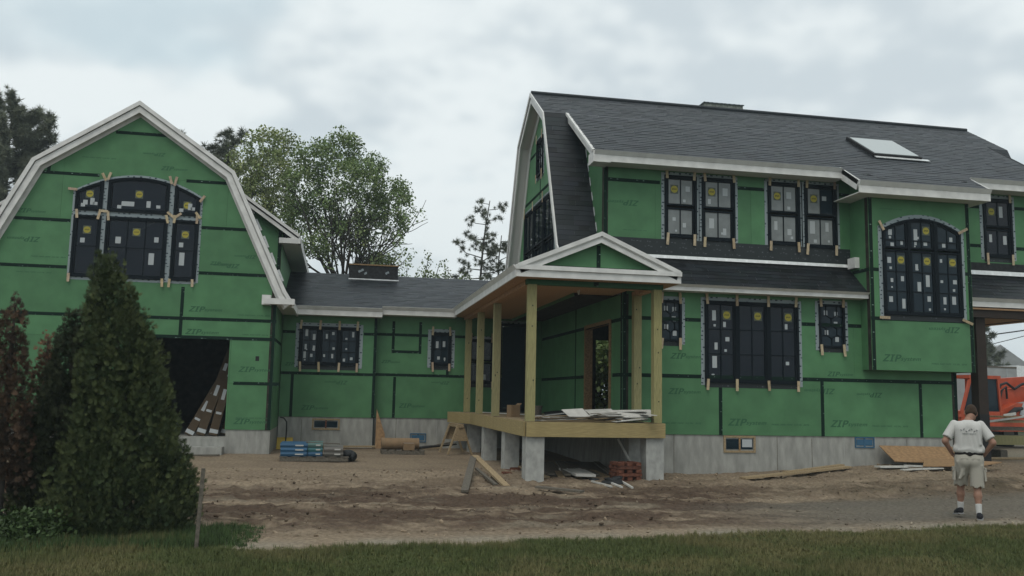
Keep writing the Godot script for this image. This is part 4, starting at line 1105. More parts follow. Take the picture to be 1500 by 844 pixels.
func broad_tree(called: String, label: String, at: Vector3, h: float, o := {}, group := ""):
	var t := thing(called, label, "tree", at, 0.0, group)
	var tips := []
	var tr := Mb.new()
	var r: float = o.get("r", h * 0.018)
	var fork: float = h * o.get("fork", 0.3)
	var lean: Vector3 = o.get("lean", Vector3.ZERO)
	var path := []; var radii := []
	for i in 6:
		var f := i / 5.0
		path.append(Vector3(sin(f * 2.0 + at.x) * 0.1, fork * f, cos(f * 3.0) * 0.08) + lean * f * f); radii.append(lerpf(r * 1.25, r * 0.85, f))
	tr.tube(path, radii, 9)
	obj("trunk", tr, M.bark, t)
	var top: Vector3 = path[5]
	var n: int = o.get("limbs", 6)
	for i in n:
		var mb := Mb.new()
		var az := TAU * i / n + rf(-0.3, 0.3)
		var tilt: float = rf(o.get("t0", 0.15), o.get("t1", 0.75)) if i > 0 else 0.05
		var d := Vector3(sin(tilt) * cos(az), cos(tilt), sin(tilt) * sin(az) * 0.8)
		limb(mb, top - Vector3(0, rf(0, fork * 0.25), 0), d, h * rf(0.26, 0.34) * float(o.get("len", 0.62)), r * 0.6, int(o.get("lvl", 3)), o, tips)
		obj("limb", mb, M.bark, t)
	var xf := []; var cols := []
	var base: Color = o.get("col", Color(0.062, 0.085, 0.030))
	var per: int = o.get("per", 3)
	var sz: float = o.get("clump", 1.0)
	for tip in tips:
		if rng.randf() < float(o.get("bare", 0.0)): continue
		var tone := rf(0.7, 1.3)
		for k in per:
			var p: Vector3 = tip[0] + rdir() * rf(0.0, 0.45) * sz
			xf.append(Transform3D(rbasis(sz * rf(0.7, 1.2)), p))
			var g := tone * rf(0.8, 1.2)
			cols.append(Color(base.r * g * rf(0.9, 1.15), base.g * g, base.b * g))
	# leaf masses: lobes of [x, y, z, radius across, radius up], with gaps left by noise
	for l in o.get("lobes", []):
		var count := int(l[3] * l[3] * float(o.get("fill", 34.0)))
		for k in count:
			var d := rdir()
			var q := d * Vector3(l[3], l[4], l[3] * 0.85) * (0.35 + 0.65 * pow(rng.randf(), 0.4))
			var p := Vector3(l[0], l[1], l[2]) + q
			var gap := gnoise.get_noise_3d(p.x * 2.2 + at.x, p.y * 2.2, p.z * 2.2)
			if gap < float(o.get("thin", -0.12)): continue
			xf.append(Transform3D(rbasis(sz * rf(0.55, 1.15)), p))
			var g := rf(0.78, 1.22) * (1.0 + 0.5 * gap)
			cols.append(Color(base.r * g * rf(0.92, 1.12), base.g * g, base.b * g))
	scatter("crown", o.get("mesh", M.clump), xf, cols, o.get("mat", M.leaf), t).set_meta("kind", "stuff")
	return t

func cone_tree(called: String, label: String, at: Vector3, h: float, r: float, n: int, o := {}, group := ""):
	# dense upright evergreen: flat sprays on stems
	var t := thing(called, label, "shrub", at, 0.0, group)
	var lean: Vector3 = o.get("lean", Vector3.ZERO)
	var tr := Mb.new()
	tr.tube([Vector3(0, -0.1, 0), Vector3(0, h * 0.4, 0) + lean * 0.16, Vector3(0, h * 0.9, 0) + lean * 0.8], [0.07, 0.05, 0.012], 7)
	obj("trunk", tr, M.bark, t)
	var xf := []; var cols := []
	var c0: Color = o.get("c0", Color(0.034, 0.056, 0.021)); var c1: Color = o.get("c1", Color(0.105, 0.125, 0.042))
	var low: float = o.get("low", 0.0)
	var plumes: int = int(n / 30.0)
	for i in plumes:
		# a plume: an upswept branchlet carrying flat sprays
		var f := 1.0 - sqrt(1.0 - 0.9985 * (i + rng.randf()) / plumes)
		f = lerpf(low, 1.0, f)
		var prof := pow(1.0 - f, 0.82) * (0.92 + 0.08 * sin(f * 11.0 + at.x * 5.0)) * (0.80 + 0.20 * ss(-0.02, 0.12, f))
		var az := i * 2.39996 + rf(-0.4, 0.4)
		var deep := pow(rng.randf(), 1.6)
		var rad := r * prof * (rf(0.95, 1.06) - 0.45 * deep)
		var out := Vector3(cos(az), 0, sin(az))
		var root := Vector3(0, h * f - 0.06, 0) + out * rad * 0.72 + lean * f * f
		var ax := (out * rf(0.25, 0.55) * (1.0 - f * 0.6) + Vector3.UP * rf(0.6, 1.0) + rdir() * 0.2).normalized()
		var l: float = minf(rf(0.18, 0.36), h * (1.0 - f) * 0.75 + 0.08)
		root = root + out * rad * 0.28 - ax * l * 0.45
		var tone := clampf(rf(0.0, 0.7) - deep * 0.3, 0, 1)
		var m := int(30.0 * rf(0.7, 1.3) * clampf(l / 0.32, 0.35, 1.2))
		if rng.randf() < float(o.get("gap", 0.0)): m = int(m * 0.35)
		for k in m:
			var u := rng.randf()
			var wd := 0.12 * (1.0 - u * 0.65) * (l / 0.32)
			var p := root + ax * l * u + rdir() * wd
			var up := (ax + out * 0.25 + rdir() * 0.55).normalized()
			var side := up.cross(out.rotated(Vector3.UP, rf(-1.3, 1.3))).normalized()
			var s := rf(0.4, 0.8) * (1.0 - 0.3 * u)
			xf.append(Transform3D(Basis(side, up, side.cross(up)).scaled(Vector3(s, s, s)), p))
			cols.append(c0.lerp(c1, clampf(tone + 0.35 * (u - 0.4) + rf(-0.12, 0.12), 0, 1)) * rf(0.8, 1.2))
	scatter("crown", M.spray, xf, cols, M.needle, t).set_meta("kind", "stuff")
	return t

func pine_tree(called: String, label: String, at: Vector3, h: float, o := {}, group := ""):
	var t := thing(called, label, "tree", at, 0.0, group)
	var lean: Vector3 = o.get("lean", Vector3.ZERO)
	var bend: float = o.get("bend", 0.3)
	var tr := Mb.new(); var path := []; var radii := []
	var r: float = o.get("r", h * 0.014)
	for i in 9:
		var f := i / 8.0
		path.append(Vector3(sin(f * 5.0) * bend * 0.4, h * f, cos(f * 4.0) * bend * 0.3) + lean * f); radii.append(lerpf(r, 0.02, f))
	tr.tube(path, radii, 8)
	obj("trunk", tr, M.bark, t)
	var xf := []; var cols := []
	var base: Color = o.get("col", Color(0.13, 0.145, 0.098))
	var n: int = o.get("limbs", 22)
	var from: float = o.get("from", 0.35)
	var spread: float = o.get("spread", h * 0.22)
	for i in n:
		var f := lerpf(from, 0.99, (i + rf(0, 0.8)) / n)
		var k := f * 8.0
		var p: Vector3 = path[int(k)].lerp(path[mini(8, int(k) + 1)], k - int(k))
		var az := i * 2.4 + rf(-0.5, 0.5)
		var l: float = spread * rf(0.6, 1.1) * pow(clampf((1.05 - f) / (1.05 - from), 0.12, 1.0), float(o.get("shape", 0.7)))
		var d := Vector3(cos(az), rf(0.0, 0.5), sin(az)).normalized()
		var q: Vector3 = p + d * l * 0.5 + Vector3(0, -0.04 * l, 0)
		var e: Vector3 = q + (d + Vector3(0, rf(0.1, 0.7), 0)).normalized() * l * 0.5
		var mb := Mb.new(); mb.tube([p, q, e], [r * 0.32 * (1.1 - f) + 0.015, r * 0.2 * (1.1 - f) + 0.012, 0.008], 5, false)
		obj("limb", mb, M.bark, t)
		var puffs: int = maxi(2, int(l * float(o.get("puffs", 7.0))))
		for m in puffs:
			var s := pow(rng.randf(), 0.6)
			var c := (p.lerp(q, s * 2.0) if s < 0.5 else q.lerp(e, s * 2.0 - 1.0)) + rdir() * rf(0.02, 0.32) * minf(1.0, l)
			if s < float(o.get("inner", 0.35)): continue
			xf.append(Transform3D(rbasis(rf(0.7, 1.25) * float(o.get("puff", 1.0))), c))
			cols.append(base * rf(0.65, 1.35))
	scatter("crown", M.puff, xf, cols, M.needle, t).set_meta("kind", "stuff")
	return t

func make_trees():
	M.clump = leaf_clump(15, 0.46, 0.17)
	M.puff = needle_puff(46, 0.3)
	var sp := Mb.new()
	for i in 9:
		var k := (i - 4) / 4.0
		var d := Vector3(k * 0.75, 1.0 - absf(k) * 0.35, rf(-0.18, 0.18)).normalized()
		var l := 0.115 * (1.0 - 0.35 * absf(k))
		var b := Vector3(k * 0.012, 0.02 * (1.0 - absf(k)), 0)
		var s := Vector3(d.y, -d.x, 0).normalized() * 0.006
		sp.col = Color.WHITE * rf(0.8, 1.2)
		sp.tri(b - s, b + s, b + d * l, Vector3(0, 0, 1)); sp.tri(b - s * 0.4 + d * l * 0.45, b + d * l * 0.5 + s * 0.4, b + d * l * 0.8 + s * 3.2, Vector3(0, 0, 1)); sp.tri(b - s * 0.4 + d * l * 0.4, b + d * l * 0.5, b + d * l * 0.75 - s * 3.2, Vector3(0, 0, 1))
	M.spray = sp.commit()
	# the clipped evergreens beside the drive
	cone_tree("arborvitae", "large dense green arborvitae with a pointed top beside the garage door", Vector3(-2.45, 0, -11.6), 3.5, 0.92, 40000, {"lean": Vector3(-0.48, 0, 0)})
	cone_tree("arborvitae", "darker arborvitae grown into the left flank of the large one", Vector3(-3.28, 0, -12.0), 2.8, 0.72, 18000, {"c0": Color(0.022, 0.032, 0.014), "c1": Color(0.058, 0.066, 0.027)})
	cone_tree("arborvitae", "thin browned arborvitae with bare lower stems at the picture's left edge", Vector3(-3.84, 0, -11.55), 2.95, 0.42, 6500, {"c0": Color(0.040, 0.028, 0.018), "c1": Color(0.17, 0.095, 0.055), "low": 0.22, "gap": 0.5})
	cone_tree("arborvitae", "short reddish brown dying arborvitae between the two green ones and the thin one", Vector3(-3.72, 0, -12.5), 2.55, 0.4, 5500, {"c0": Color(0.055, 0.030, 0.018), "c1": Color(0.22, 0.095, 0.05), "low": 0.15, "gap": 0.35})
	var t := thing("leafy_shrub", "low shrub with broad pale green leaves under the evergreens", "shrub", Vector3(-3.25, 0.0, -10.95))
	var xf := []; var cols := []
	for i in 260:
		var d := rdir(); d.y = absf(d.y)
		xf.append(Transform3D(rbasis(rf(0.25, 0.42)), d * Vector3(0.6, 0.32, 0.35) * pow(rng.randf(), 0.4)))
		cols.append(Color(0.05, 0.085, 0.026) * rf(0.6, 1.3))
	var st := Mb.new()
	for i in 7: st.tube([Vector3(rf(-0.1, 0.1), -0.05, 0), Vector3(rf(-0.4, 0.4), 0.3, rf(-0.2, 0.2))], [0.012, 0.005], 4, false)
	obj("stems", st, M.bark, t).set_meta("kind", "stuff")
	scatter("foliage", M.clump, xf, cols, M.leaf, t).set_meta("kind", "stuff")
	# beyond the roofs
	pine_tree("pine_tree", "dark dense pine rising behind the left slope of the garage roof", Vector3(-17.0, 0, -48.5), 15.9, {"col": Color(0.17, 0.185, 0.125), "limbs": 130, "from": 0.3, "spread": 5.0, "puffs": 20.0, "shape": 0.42, "puff": 1.15, "inner": 0.25}, "pines behind the garage")
	pine_tree("pine_tree", "dark pine cut by the picture's left edge behind the garage", Vector3(-20.6, 0, -50), 15.6, {"col": Color(0.17, 0.185, 0.125), "limbs": 130, "from": 0.3, "spread": 4.6, "puffs": 20.0, "shape": 0.42, "puff": 1.15, "inner": 0.25}, "pines behind the garage")
	pine_tree("pine_tree", "pine showing over the right slope of the garage roof near its peak", Vector3(-7.6, 0, -47), 14.0, {"limbs": 80, "from": 0.35, "spread": 5.4, "puffs": 14.0, "shape": 0.3, "puff": 1.1, "inner": 0.3}, "pines behind the garage")
	broad_tree("leafy_tree", "pale green leafy tree between the garage pine and the big spreading tree", Vector3(-3.4, 0, -42), 12.5, {"limbs": 7, "fork": 0.45, "t1": 0.4, "lvl": 2, "bare": 0.7, "per": 3, "clump": 0.85, "kids": 3, "len": 0.75, "col": Color(0.24, 0.285, 0.12), "fill": 170.0, "thin": -0.16,
		"lobes": [[-0.42, 13.32, 0.00, 0.84, 0.65], [0.46, 13.19, 0.30, 0.72, 0.58], [-1.17, 12.28, 0.00, 0.91, 0.84], [0.07, 11.89, 0.50, 1.10, 0.91], [1.04, 11.89, 0.00, 0.58, 0.72], [-0.84, 10.65, 0.00, 1.10, 0.98], [0.55, 10.33, 0.40, 0.98, 0.98], [-1.24, 9.19, 0.00, 0.98, 0.98], [0.23, 8.86, 0.00, 1.10, 0.91], [-0.58, 7.89, 0.00, 1.30, 0.65]]})
	broad_tree("leafy_tree", "big spreading leafy tree with dark limbs above the low wing's roof", Vector3(0.15, 0, -40), 11.0, {"limbs": 10, "r": 0.17, "fork": 0.5, "t1": 0.75, "lvl": 3, "bare": 0.8, "per": 2, "clump": 0.8, "kids": 3, "len": 0.8, "col": Color(0.175, 0.24, 0.095), "fill": 215.0, "thin": -0.13,
		"lobes": [[-0.43, 12.85, 0.00, 0.93, 0.68], [-1.43, 12.10, 0.50, 0.99, 0.81], [0.71, 12.16, -0.50, 0.99, 0.74], [1.86, 10.74, 0.00, 0.93, 0.74], [2.42, 10.03, 0.30, 0.50, 0.50], [-1.98, 10.86, 0.60, 0.93, 0.81], [0.00, 11.17, 0.80, 1.30, 0.93], [1.02, 10.18, -0.60, 1.05, 0.81], [-1.05, 9.81, -0.50, 1.05, 0.81], [-2.23, 9.41, 0.00, 0.68, 0.74], [2.05, 9.25, 0.20, 0.62, 0.43], [0.09, 9.10, -0.80, 0.81, 0.50], [-1.30, 8.16, 0.50, 0.68, 0.56], [1.49, 7.86, -1.50, 0.81, 0.31], [-2.23, 7.86, 0.00, 0.50, 0.62]]})
	broad_tree("leafy_tree", "round leafy tree just showing over the low wing's roof left of the slender pines", Vector3(3.8, 0, -44), 8.4, {"limbs": 7, "len": 0.9, "fork": 0.4, "per": 4, "clump": 0.8, "lvl": 2, "kids": 4, "col": Color(0.17, 0.23, 0.085)})
	pine_tree("pine_tree", "slender leaning pine with open tufts above the low wing's roof", Vector3(5.75, 0, -43), 11.4, {"lean": Vector3(1.55, 0, 0.2), "limbs": 26, "from": 0.52, "spread": 2.2, "puffs": 10.0, "shape": 0.5, "puff": 0.75, "bend": 0.5, "inner": 0.4, "r": 0.13, "col": Color(0.15, 0.165, 0.115)}, "slender pines by the main gable")
	pine_tree("pine_tree", "bent slender pine half hidden behind the main wing's gable", Vector3(7.2, 0, -43.5), 9.8, {"lean": Vector3(0.9, 0, 0), "limbs": 22, "from": 0.5, "spread": 2.1, "puffs": 10.0, "shape": 0.4, "puff": 0.75, "bend": 0.6, "inner": 0.4, "r": 0.11, "col": Color(0.15, 0.165, 0.115)}, "slender pines by the main gable")
	broad_tree("leafy_tree", "leafy tree seen through the open doorway in the porch", Vector3(9.5, 0, -32.0), 6.5, {"lobes": [[-0.9, 1.6, 0.5, 1.3, 1.2], [0.3, 2.4, 0.3, 1.6, 1.4], [-0.5, 3.4, 0.0, 1.5, 1.2]], "fill": 140.0, "thin": -0.3, "limbs": 12, "len": 1.0, "fork": 0.1, "t1": 1.25, "per": 7, "clump": 1.0, "lvl": 3, "col": Color(0.17, 0.24, 0.08)})
	# on the right, past the road
	pine_tree("pine_tree", "dark pine beside the wrapped corner post, beyond the orange machine", Vector3(43.0, 0, -52.5), 7.7, {"limbs": 30, "from": 0.15, "spread": 1.7, "puffs": 13.0, "puff": 1.3, "inner": 0.1}, "pines beyond the road")
	pine_tree("pine_tree", "low dark pine spreading in front of the far pale house", Vector3(46.3, 0, -55), 4.6, {"limbs": 26, "from": 0.12, "spread": 2.0, "puffs": 13.0, "puff": 1.3, "inner": 0.1}, "pines beyond the road")
	pine_tree("pine_tree", "pine at the picture's right edge beyond the white trailer", Vector3(52.3, 0, -58), 6.8, {"limbs": 26, "from": 0.12, "spread": 1.8, "puffs": 13.0, "puff": 1.3, "inner": 0.1}, "pines beyond the road")
	broad_tree("leafy_tree", "low bushy tree behind the cab of the orange machine", Vector3(30.5, 0, -41), 4.0, {"limbs": 7, "len": 1.0, "fork": 0.2, "per": 5, "clump": 0.8, "lvl": 2, "kids": 4, "col": Color(0.12, 0.15, 0.07)})

func make_grass():
	# lawn strip in front
	var bl := Mb.new()
	for i in 7:
		var a := rf(0, TAU); var l := rf(0.035, 0.075)
		var d := Vector3(cos(a) * rf(0.2, 0.7), 1.0, sin(a) * rf(0.2, 0.7)).normalized()
		var b := Vector3(rf(-0.03, 0.03), -0.01, rf(-0.03, 0.03))
		var s := Vector3(-sin(a), 0, cos(a)) * 0.0035
		bl.col = Color.WHITE * rf(0.75, 1.25)
		bl.tri(b - s, b + s, b + d * l, s.cross(d).normalized())
	var mesh := bl.commit()
	var xf := []; var cols := []
	var tries := 0
	while xf.size() < 62000 and tries < 400000:
		tries += 1
		var z := -6.3 - 6.0 * rng.randf()
		var x := lerpf(-6.0, 12.5, rng.randf())
		var w := lawn(x, z)
		if rng.randf() > w * (0.55 + 0.6 * ss(-0.3, 0.4, gnoise.get_noise_2d(x * 1.5, z * 1.5))): continue
		if z > -7.8 and x < -1.6 and rng.randf() < 0.85: continue
		var tall := 1.0 + 0.5 * ss(-0.1, 0.5, gnoise.get_noise_2d(x * 0.7 + 30, z * 0.9))
		if x < -0.9 and z < -10.6: tall *= 1.7
		var s := rf(0.6, 1.2) * tall
		xf.append(Transform3D(Basis(Vector3.UP, rf(0, TAU)).scaled(Vector3(1.1, s, 1.1)), Vector3(x, gh(x, z), z)))
		var k := ss(-0.35, 0.45, gnoise.get_noise_2d(x * 0.8, z * 1.1 + 5))
		cols.append(Color(0.085, 0.108, 0.033).lerp(Color(0.165, 0.150, 0.062), clampf(k + rf(-0.25, 0.25), 0, 1)) * rf(0.75, 1.2))
	var o := scatter("grass", mesh, xf, cols, M.needle)
	tag(o, "strip of rough mown grass along the front of the yard", "grass", "", "stuff")
	# weeds at the foot of the evergreens
	xf = []; cols = []
	for i in 5200:
		var x := rf(-5.2, -0.5); var z := rf(-11.9, -10.3)
		if x > -0.8: continue
		if rng.randf() > 1.15 - ss(-1.5, -0.55, x + 0.25 * gnoise.get_noise_2d(x * 3.0, z * 3.0)) * 1.15: continue
		xf.append(Transform3D(Basis(Vector3.UP, rf(0, TAU)).scaled(Vector3(1.6, rf(1.0, 2.6) * (1.0 - 0.45 * ss(-1.4, -0.6, x)), 1.6)), Vector3(x, gh(x, z), z)))
		cols.append(Color(0.05, 0.088, 0.026) * rf(0.6, 1.3))
	o = scatter("weeds", mesh, xf, cols, M.needle)
	tag(o, "tall weeds growing round the foot of the evergreens", "weeds", "", "stuff")
	# clods and stones on the turned soil
	var st := Mb.new()
	st.ball(Vector3.ZERO, Vector3(1, 0.7, 0.9), 4, 6)
	for i in st.v.size(): pass
	var cm := st.commit()
	xf = []; cols = []
	for i in 17000:
		var z := rf(-19.5, -11.0); var x := rf(-4.0, 16.0)
		var dens := clampf(0.35 + gnoise.get_noise_2d(x * 0.8, z * 2.2 + 12) * 1.4, 0.03, 1.0)
		if rng.randf() > dens * (1.0 - 0.85 * road(x, z)) * (1.0 - lawn(x, z)): continue
		var s := 0.005 + 0.030 * pow(rng.randf(), 4.5)
		xf.append(Transform3D(Basis(rdir(), rf(0, TAU)) * Basis.from_scale(Vector3(s * rf(0.7, 1.6), s * rf(0.6, 1.1), s)), Vector3(x, gh(x, z) + s * 0.25, z)))
		cols.append(gcol(x, z) * rf(0.6, 1.5))
	o = scatter("soil_clods", cm, xf, cols, M.ground)
	tag(o, "loose clods and pebbles strewn over the churned soil", "soil clods", "", "stuff")

# ---------- things lying about ----------
func board(called: String, label: String, category: String, a: Vector3, b: Vector3, w: float, h: float, m: Material, up := Vector3.UP, group := "") -> MeshInstance3D:
	var mb := Mb.new()
	var tone := rf(0.85, 1.15); mb.col = Color(tone, tone, tone)
	var mid := (a + b) * 0.5
	mb.bar(a - mid, b - mid, w, h, up)
	var o := obj(called, mb, m)
	o.position = mid
	return tag(o, label, category, group)

func sheet(called: String, label: String, category: String, pts: Array, th: float, m: Material, group := "") -> MeshInstance3D:
	# a flat sheet through four corners, th thick
	var mb := Mb.new()
	var tone := rf(0.85, 1.12); mb.col = Color(tone, tone, tone)
	var mid: Vector3 = (pts[0] + pts[1] + pts[2] + pts[3]) * 0.25
	var nn: Vector3 = (pts[2] - pts[0]).cross(pts[3] - pts[1]).normalized()
	if nn.y < 0: nn = -nn
	var p := []
	for q in pts: p.append(q - mid)
	for q in pts: p.append(q - mid + nn * th)
	mb.hexa(p)
	var o := obj(called, mb, m)
	o.position = mid
	return tag(o, label, category, group)

func pallet(label: String, at: Vector3, w: float, d: float, turn := 0.0) -> Node3D:
	var t := thing("pallet", label, "pallet", at, turn)
	for i in 6:
		var mb := Mb.new(); mb.box(Vector3(lerpf(-w, w, i / 5.0) * 0.45, 0.115, 0), Vector3(w / 8.0, 0.02, d)); obj("slat", mb, M.grey_wood, t)
	for i in 3:
		var mb := Mb.new(); mb.box(Vector3(0, 0.06, lerpf(-d, d, i / 2.0) * 0.47), Vector3(w, 0.088, 0.04)); obj("stringer", mb, M.grey_wood, t)
	return t

func wrapped_bundle(label: String, at: Vector3, s: Vector3, cols: Array, turn := 0.0):
	var t := thing("shingle_bundle", label, "shingle bundle", at, turn)
	var n := cols.size()
	for i in n:
		var mb := Mb.new(); mb.col = cols[i]
		var y := s.y * (i + 0.5) / n
		var k := s * Vector3(rf(0.95, 1.0), 1.0 / n - 0.004, rf(0.95, 1.0))
		# a slab with softened long edges
		var e := 0.02
		mb.hexa([Vector3(-k.x / 2, y - k.y / 2, -k.z / 2 + e), Vector3(k.x / 2, y - k.y / 2, -k.z / 2 + e), Vector3(k.x / 2, y - k.y / 2, k.z / 2 - e), Vector3(-k.x / 2, y - k.y / 2, k.z / 2 - e),
			Vector3(-k.x / 2, y, -k.z / 2), Vector3(k.x / 2, y, -k.z / 2), Vector3(k.x / 2, y, k.z / 2), Vector3(-k.x / 2, y, k.z / 2)])
		mb.hexa([Vector3(-k.x / 2, y, -k.z / 2), Vector3(k.x / 2, y, -k.z / 2), Vector3(k.x / 2, y, k.z / 2), Vector3(-k.x / 2, y, k.z / 2),
			Vector3(-k.x / 2, y + k.y / 2, -k.z / 2 + e), Vector3(k.x / 2, y + k.y / 2, -k.z / 2 + e), Vector3(k.x / 2, y + k.y / 2, k.z / 2 - e), Vector3(-k.x / 2, y + k.y / 2, k.z / 2 - e)])
		obj("pack", mb, M.vinyl, t)
		mb = Mb.new(); mb.col = Color(0.45, 0.45, 0.42)
		mb.box(Vector3(s.x * 0.2, y, k.z / 2 + 0.002), Vector3(s.x * 0.3, k.y * 0.3, 0.003)); obj("printed_band", mb, M.vinyl, t)

func make_yard():
	# shingles on a pallet in front of the low wing
	var g := gh(-0.45, -21.8)
	pallet("grey pallet carrying blue wrapped shingle bundles", Vector3(-0.45, g, -21.8), 1.55, 1.0)
	var blue := Color(0.025, 0.085, 0.16); var teal := Color(0.04, 0.14, 0.15); var grey := Color(0.10, 0.095, 0.085)
	wrapped_bundle("blue wrapped shingle bundles at the left end of the pallet", Vector3(-0.92, g + 0.126, -21.75), Vector3(0.62, 0.30, 0.9), [blue, Color(0.03, 0.10, 0.19), blue])
	wrapped_bundle("teal wrapped shingle bundles in the middle of the pallet", Vector3(-0.44, g + 0.126, -21.8), Vector3(0.34, 0.31, 0.92), [blue, teal, Color(0.08, 0.15, 0.14)])
	wrapped_bundle("grey opened shingle bundle at the right end of the pallet", Vector3(-0.02, g + 0.126, -21.78), Vector3(0.46, 0.22, 0.9), [grey, Color(0.14, 0.13, 0.12)])
	board("plank", "short pale board lying across the shingle bundles", "board", Vector3(-0.65, g + 0.445, -21.45), Vector3(0.12, g + 0.41, -21.5), 0.11, 0.022, M.grey_wood)
	var bag := thing("torn_bag", "dark torn bag slumped off the pallet's right end", "bag", Vector3(0.32, g, -21.7))
	var bm := Mb.new(); bm.ball(Vector3(0, 0.17, 0), Vector3(0.18, 0.10, 0.3), 6, 9); bm.ball(Vector3(0.1, 0.12, 0.1), Vector3(0.12, 0.12, 0.18), 5, 8); obj("sack", bm, M.felt, bag)
	# roll on its own pallet
	g = gh(1.75, -24.0)
	pallet("low pallet under the brown paper roll", Vector3(1.78, g - 0.02, -24.1), 1.12, 0.7)
	var roll := thing("paper_roll", "long roll of brown building paper lying on a low pallet", "paper roll", Vector3(1.72, g + 0.26, -24.15))
	var rm := Mb.new(); rm.tube([Vector3(-0.5, 0, 0), Vector3(0.5, 0, 0)], [0.15, 0.15], 18); obj("paper", rm, M.card, roll)
	rm = Mb.new(); rm.tube([Vector3(-0.503, 0, 0), Vector3(-0.5, 0, 0)], [0.05, 0.05], 10); rm.tube([Vector3(0.5, 0, 0), Vector3(0.503, 0, 0)], [0.05, 0.05], 10); obj("core", rm, M.ink, roll)
	var cb := thing("carton", "small pinkish carton in front of the paper roll", "box", Vector3(1.93, g + 0.11, -23.87), 0.1)
	var cm := Mb.new(); cm.col = Color(1.5, 1.35, 1.4); cm.box(Vector3(0, 0.09, 0), Vector3(0.28, 0.18, 0.2)); obj("carton_body", cm, M.card, cb)
	cm = Mb.new(); cm.box(Vector3(0, 0.181, 0), Vector3(0.28, 0.002, 0.05)); obj("packing_tape", cm, M.paper, cb)
	# shovel against the garage corner
	g = gh(-1.35, -25.0)
	var sh := thing("snow_shovel", "yellow shovel blade with a bent black handle against the garage corner", "shovel", Vector3(-1.33, g, -25.1))
	var sm := Mb.new(); sm.col = Color(1.15, 0.83, 0.9)
	var prev := []
	for i in 7:
		var a := lerpf(-0.5, 0.9, i / 6.0)
		var row := [Vector3(-0.21, 0.02 + 0.31 * i / 6.0, 0.10 - 0.09 * sin(a * 1.8)), Vector3(0.21, 0.02 + 0.31 * i / 6.0, 0.10 - 0.09 * sin(a * 1.8))]
		if i > 0: sm.hexa([prev[0], prev[1], prev[1] + Vector3(0, 0, -0.012), prev[0] + Vector3(0, 0, -0.012), row[0], row[1], row[1] + Vector3(0, 0, -0.012), row[0] + Vector3(0, 0, -0.012)])
		prev = row
	obj("blade", sm, M.yellow, sh)
	sm = Mb.new(); sm.box(Vector3(0, 0.03, 0.145), Vector3(0.43, 0.04, 0.012)); obj("blade_edge", sm, M.grey_wood, sh)
	sm = Mb.new(); sm.tube([Vector3(0.02, 0.2, 0.03), Vector3(0.03, 0.55, 0.0), Vector3(0.02, 0.75, -0.03), Vector3(-0.06, 0.85, -0.05), Vector3(-0.16, 0.87, -0.06)], [0.018, 0.018, 0.018, 0.018, 0.018], 8); obj("handle", sm, M.black, sh)
	# boards by the low wing
	board("plank", "long plank on the ground along the low wing's foundation", "plank", Vector3(-1.05, gh(-1.05, -25.85) + 0.05, -25.9), Vector3(1.15, gh(1.15, -25.9) + 0.06, -25.9), 0.2, 0.04, M.lumber)
	board("plank", "narrow plank lying just in front of the garage corner pier", "plank", Vector3(-3.6, gh(-3.6, -22.9) + 0.02, -22.95), Vector3(-2.75, gh(-2.75, -22.8) + 0.02, -22.85), 0.12, 0.03, M.grey_wood)
	var pl := Mb.new()
	pl.prism(PackedVector2Array([Vector2(-0.13, 0), Vector2(0.15, 0), Vector2(0.14, 0.42), Vector2(-0.11, 1.15)]), -0.008, 0.008)
	var off := obj("plywood_offcut", pl, M.plywood)
	off.position = Vector3(1.27, gh(1.27, -26.0) - 0.01, -26.1); off.rotation.x = -0.18
	tag(off, "tapering plywood offcut leaning on the low wing's foundation", "plywood")
	board("plank", "short plank behind the paper roll against the foundation", "plank", Vector3(2.1, gh(2.1, -26.2) + 0.03, -26.25), Vector3(3.05, gh(3.0, -26.2) + 0.03, -26.15), 0.12, 0.035, M.lumber)
	var bn := thing("pipe_bundle", "loose bundle of dark pipes and strips beside the sawhorse", "pipes", Vector3(2.75, gh(2.75, -25.6) + 0.02, -25.5))
	for i in 7:
		var mb := Mb.new(); mb.tube([Vector3(rf(-0.5, -0.35), 0.02 + 0.02 * (i % 3), rf(-0.15, 0.15)), Vector3(rf(0.5, 0.7), 0.12 + 0.03 * (i % 4), rf(-0.2, 0.15))], [0.018, 0.018], 6); obj("pipe", mb, M.black if i % 3 else M.grey_wood, bn)
	# sawhorse
	var sw := thing("sawhorse", "wooden sawhorse with splayed legs standing by the porch's rear pier", "sawhorse", Vector3(3.22, gh(3.2, -24.2), -24.2), 0.12)
	var top := Mb.new(); top.box(Vector3(0, 0.76, 0), Vector3(0.14, 0.09, 1.1)); obj("top_rail", top, M.lumber, sw)
	for sx in [-1.0, 1.0]:
		for sz in [-1.0, 1.0]:
			var lm := Mb.new(); lm.bar(Vector3(sx * 0.33, 0.0, sz * 0.47), Vector3(sx * 0.07, 0.76, sz * 0.45), 0.04, 0.09, Vector3(0, 0, 1)); obj("leg", lm, M.lumber, sw)
	for sz in [-1.0, 1.0]:
		var gm := Mb.new(); gm.prism(PackedVector2Array([Vector2(-0.20, 0.36), Vector2(0.20, 0.36), Vector2(0.075, 0.74), Vector2(-0.075, 0.74)]), sz * 0.505 - 0.008, sz * 0.505 + 0.008); obj("gusset", gm, M.lumber, sw)
	# the two boards propped in the mud
	board("plank", "weathered plank propped on the soil heap, its foot toward the lawn", "plank", Vector3(2.80, 0.45, -18.2), Vector3(2.27, 0.03, -15.7), 0.13, 0.04, M.grey_wood)
	board("plank", "weathered plank propped on the soil heap, its foot toward the porch pier", "plank", Vector3(2.84, 0.47, -18.25), Vector3(3.16, 0.04, -16.4), 0.13, 0.04, M.lumber)
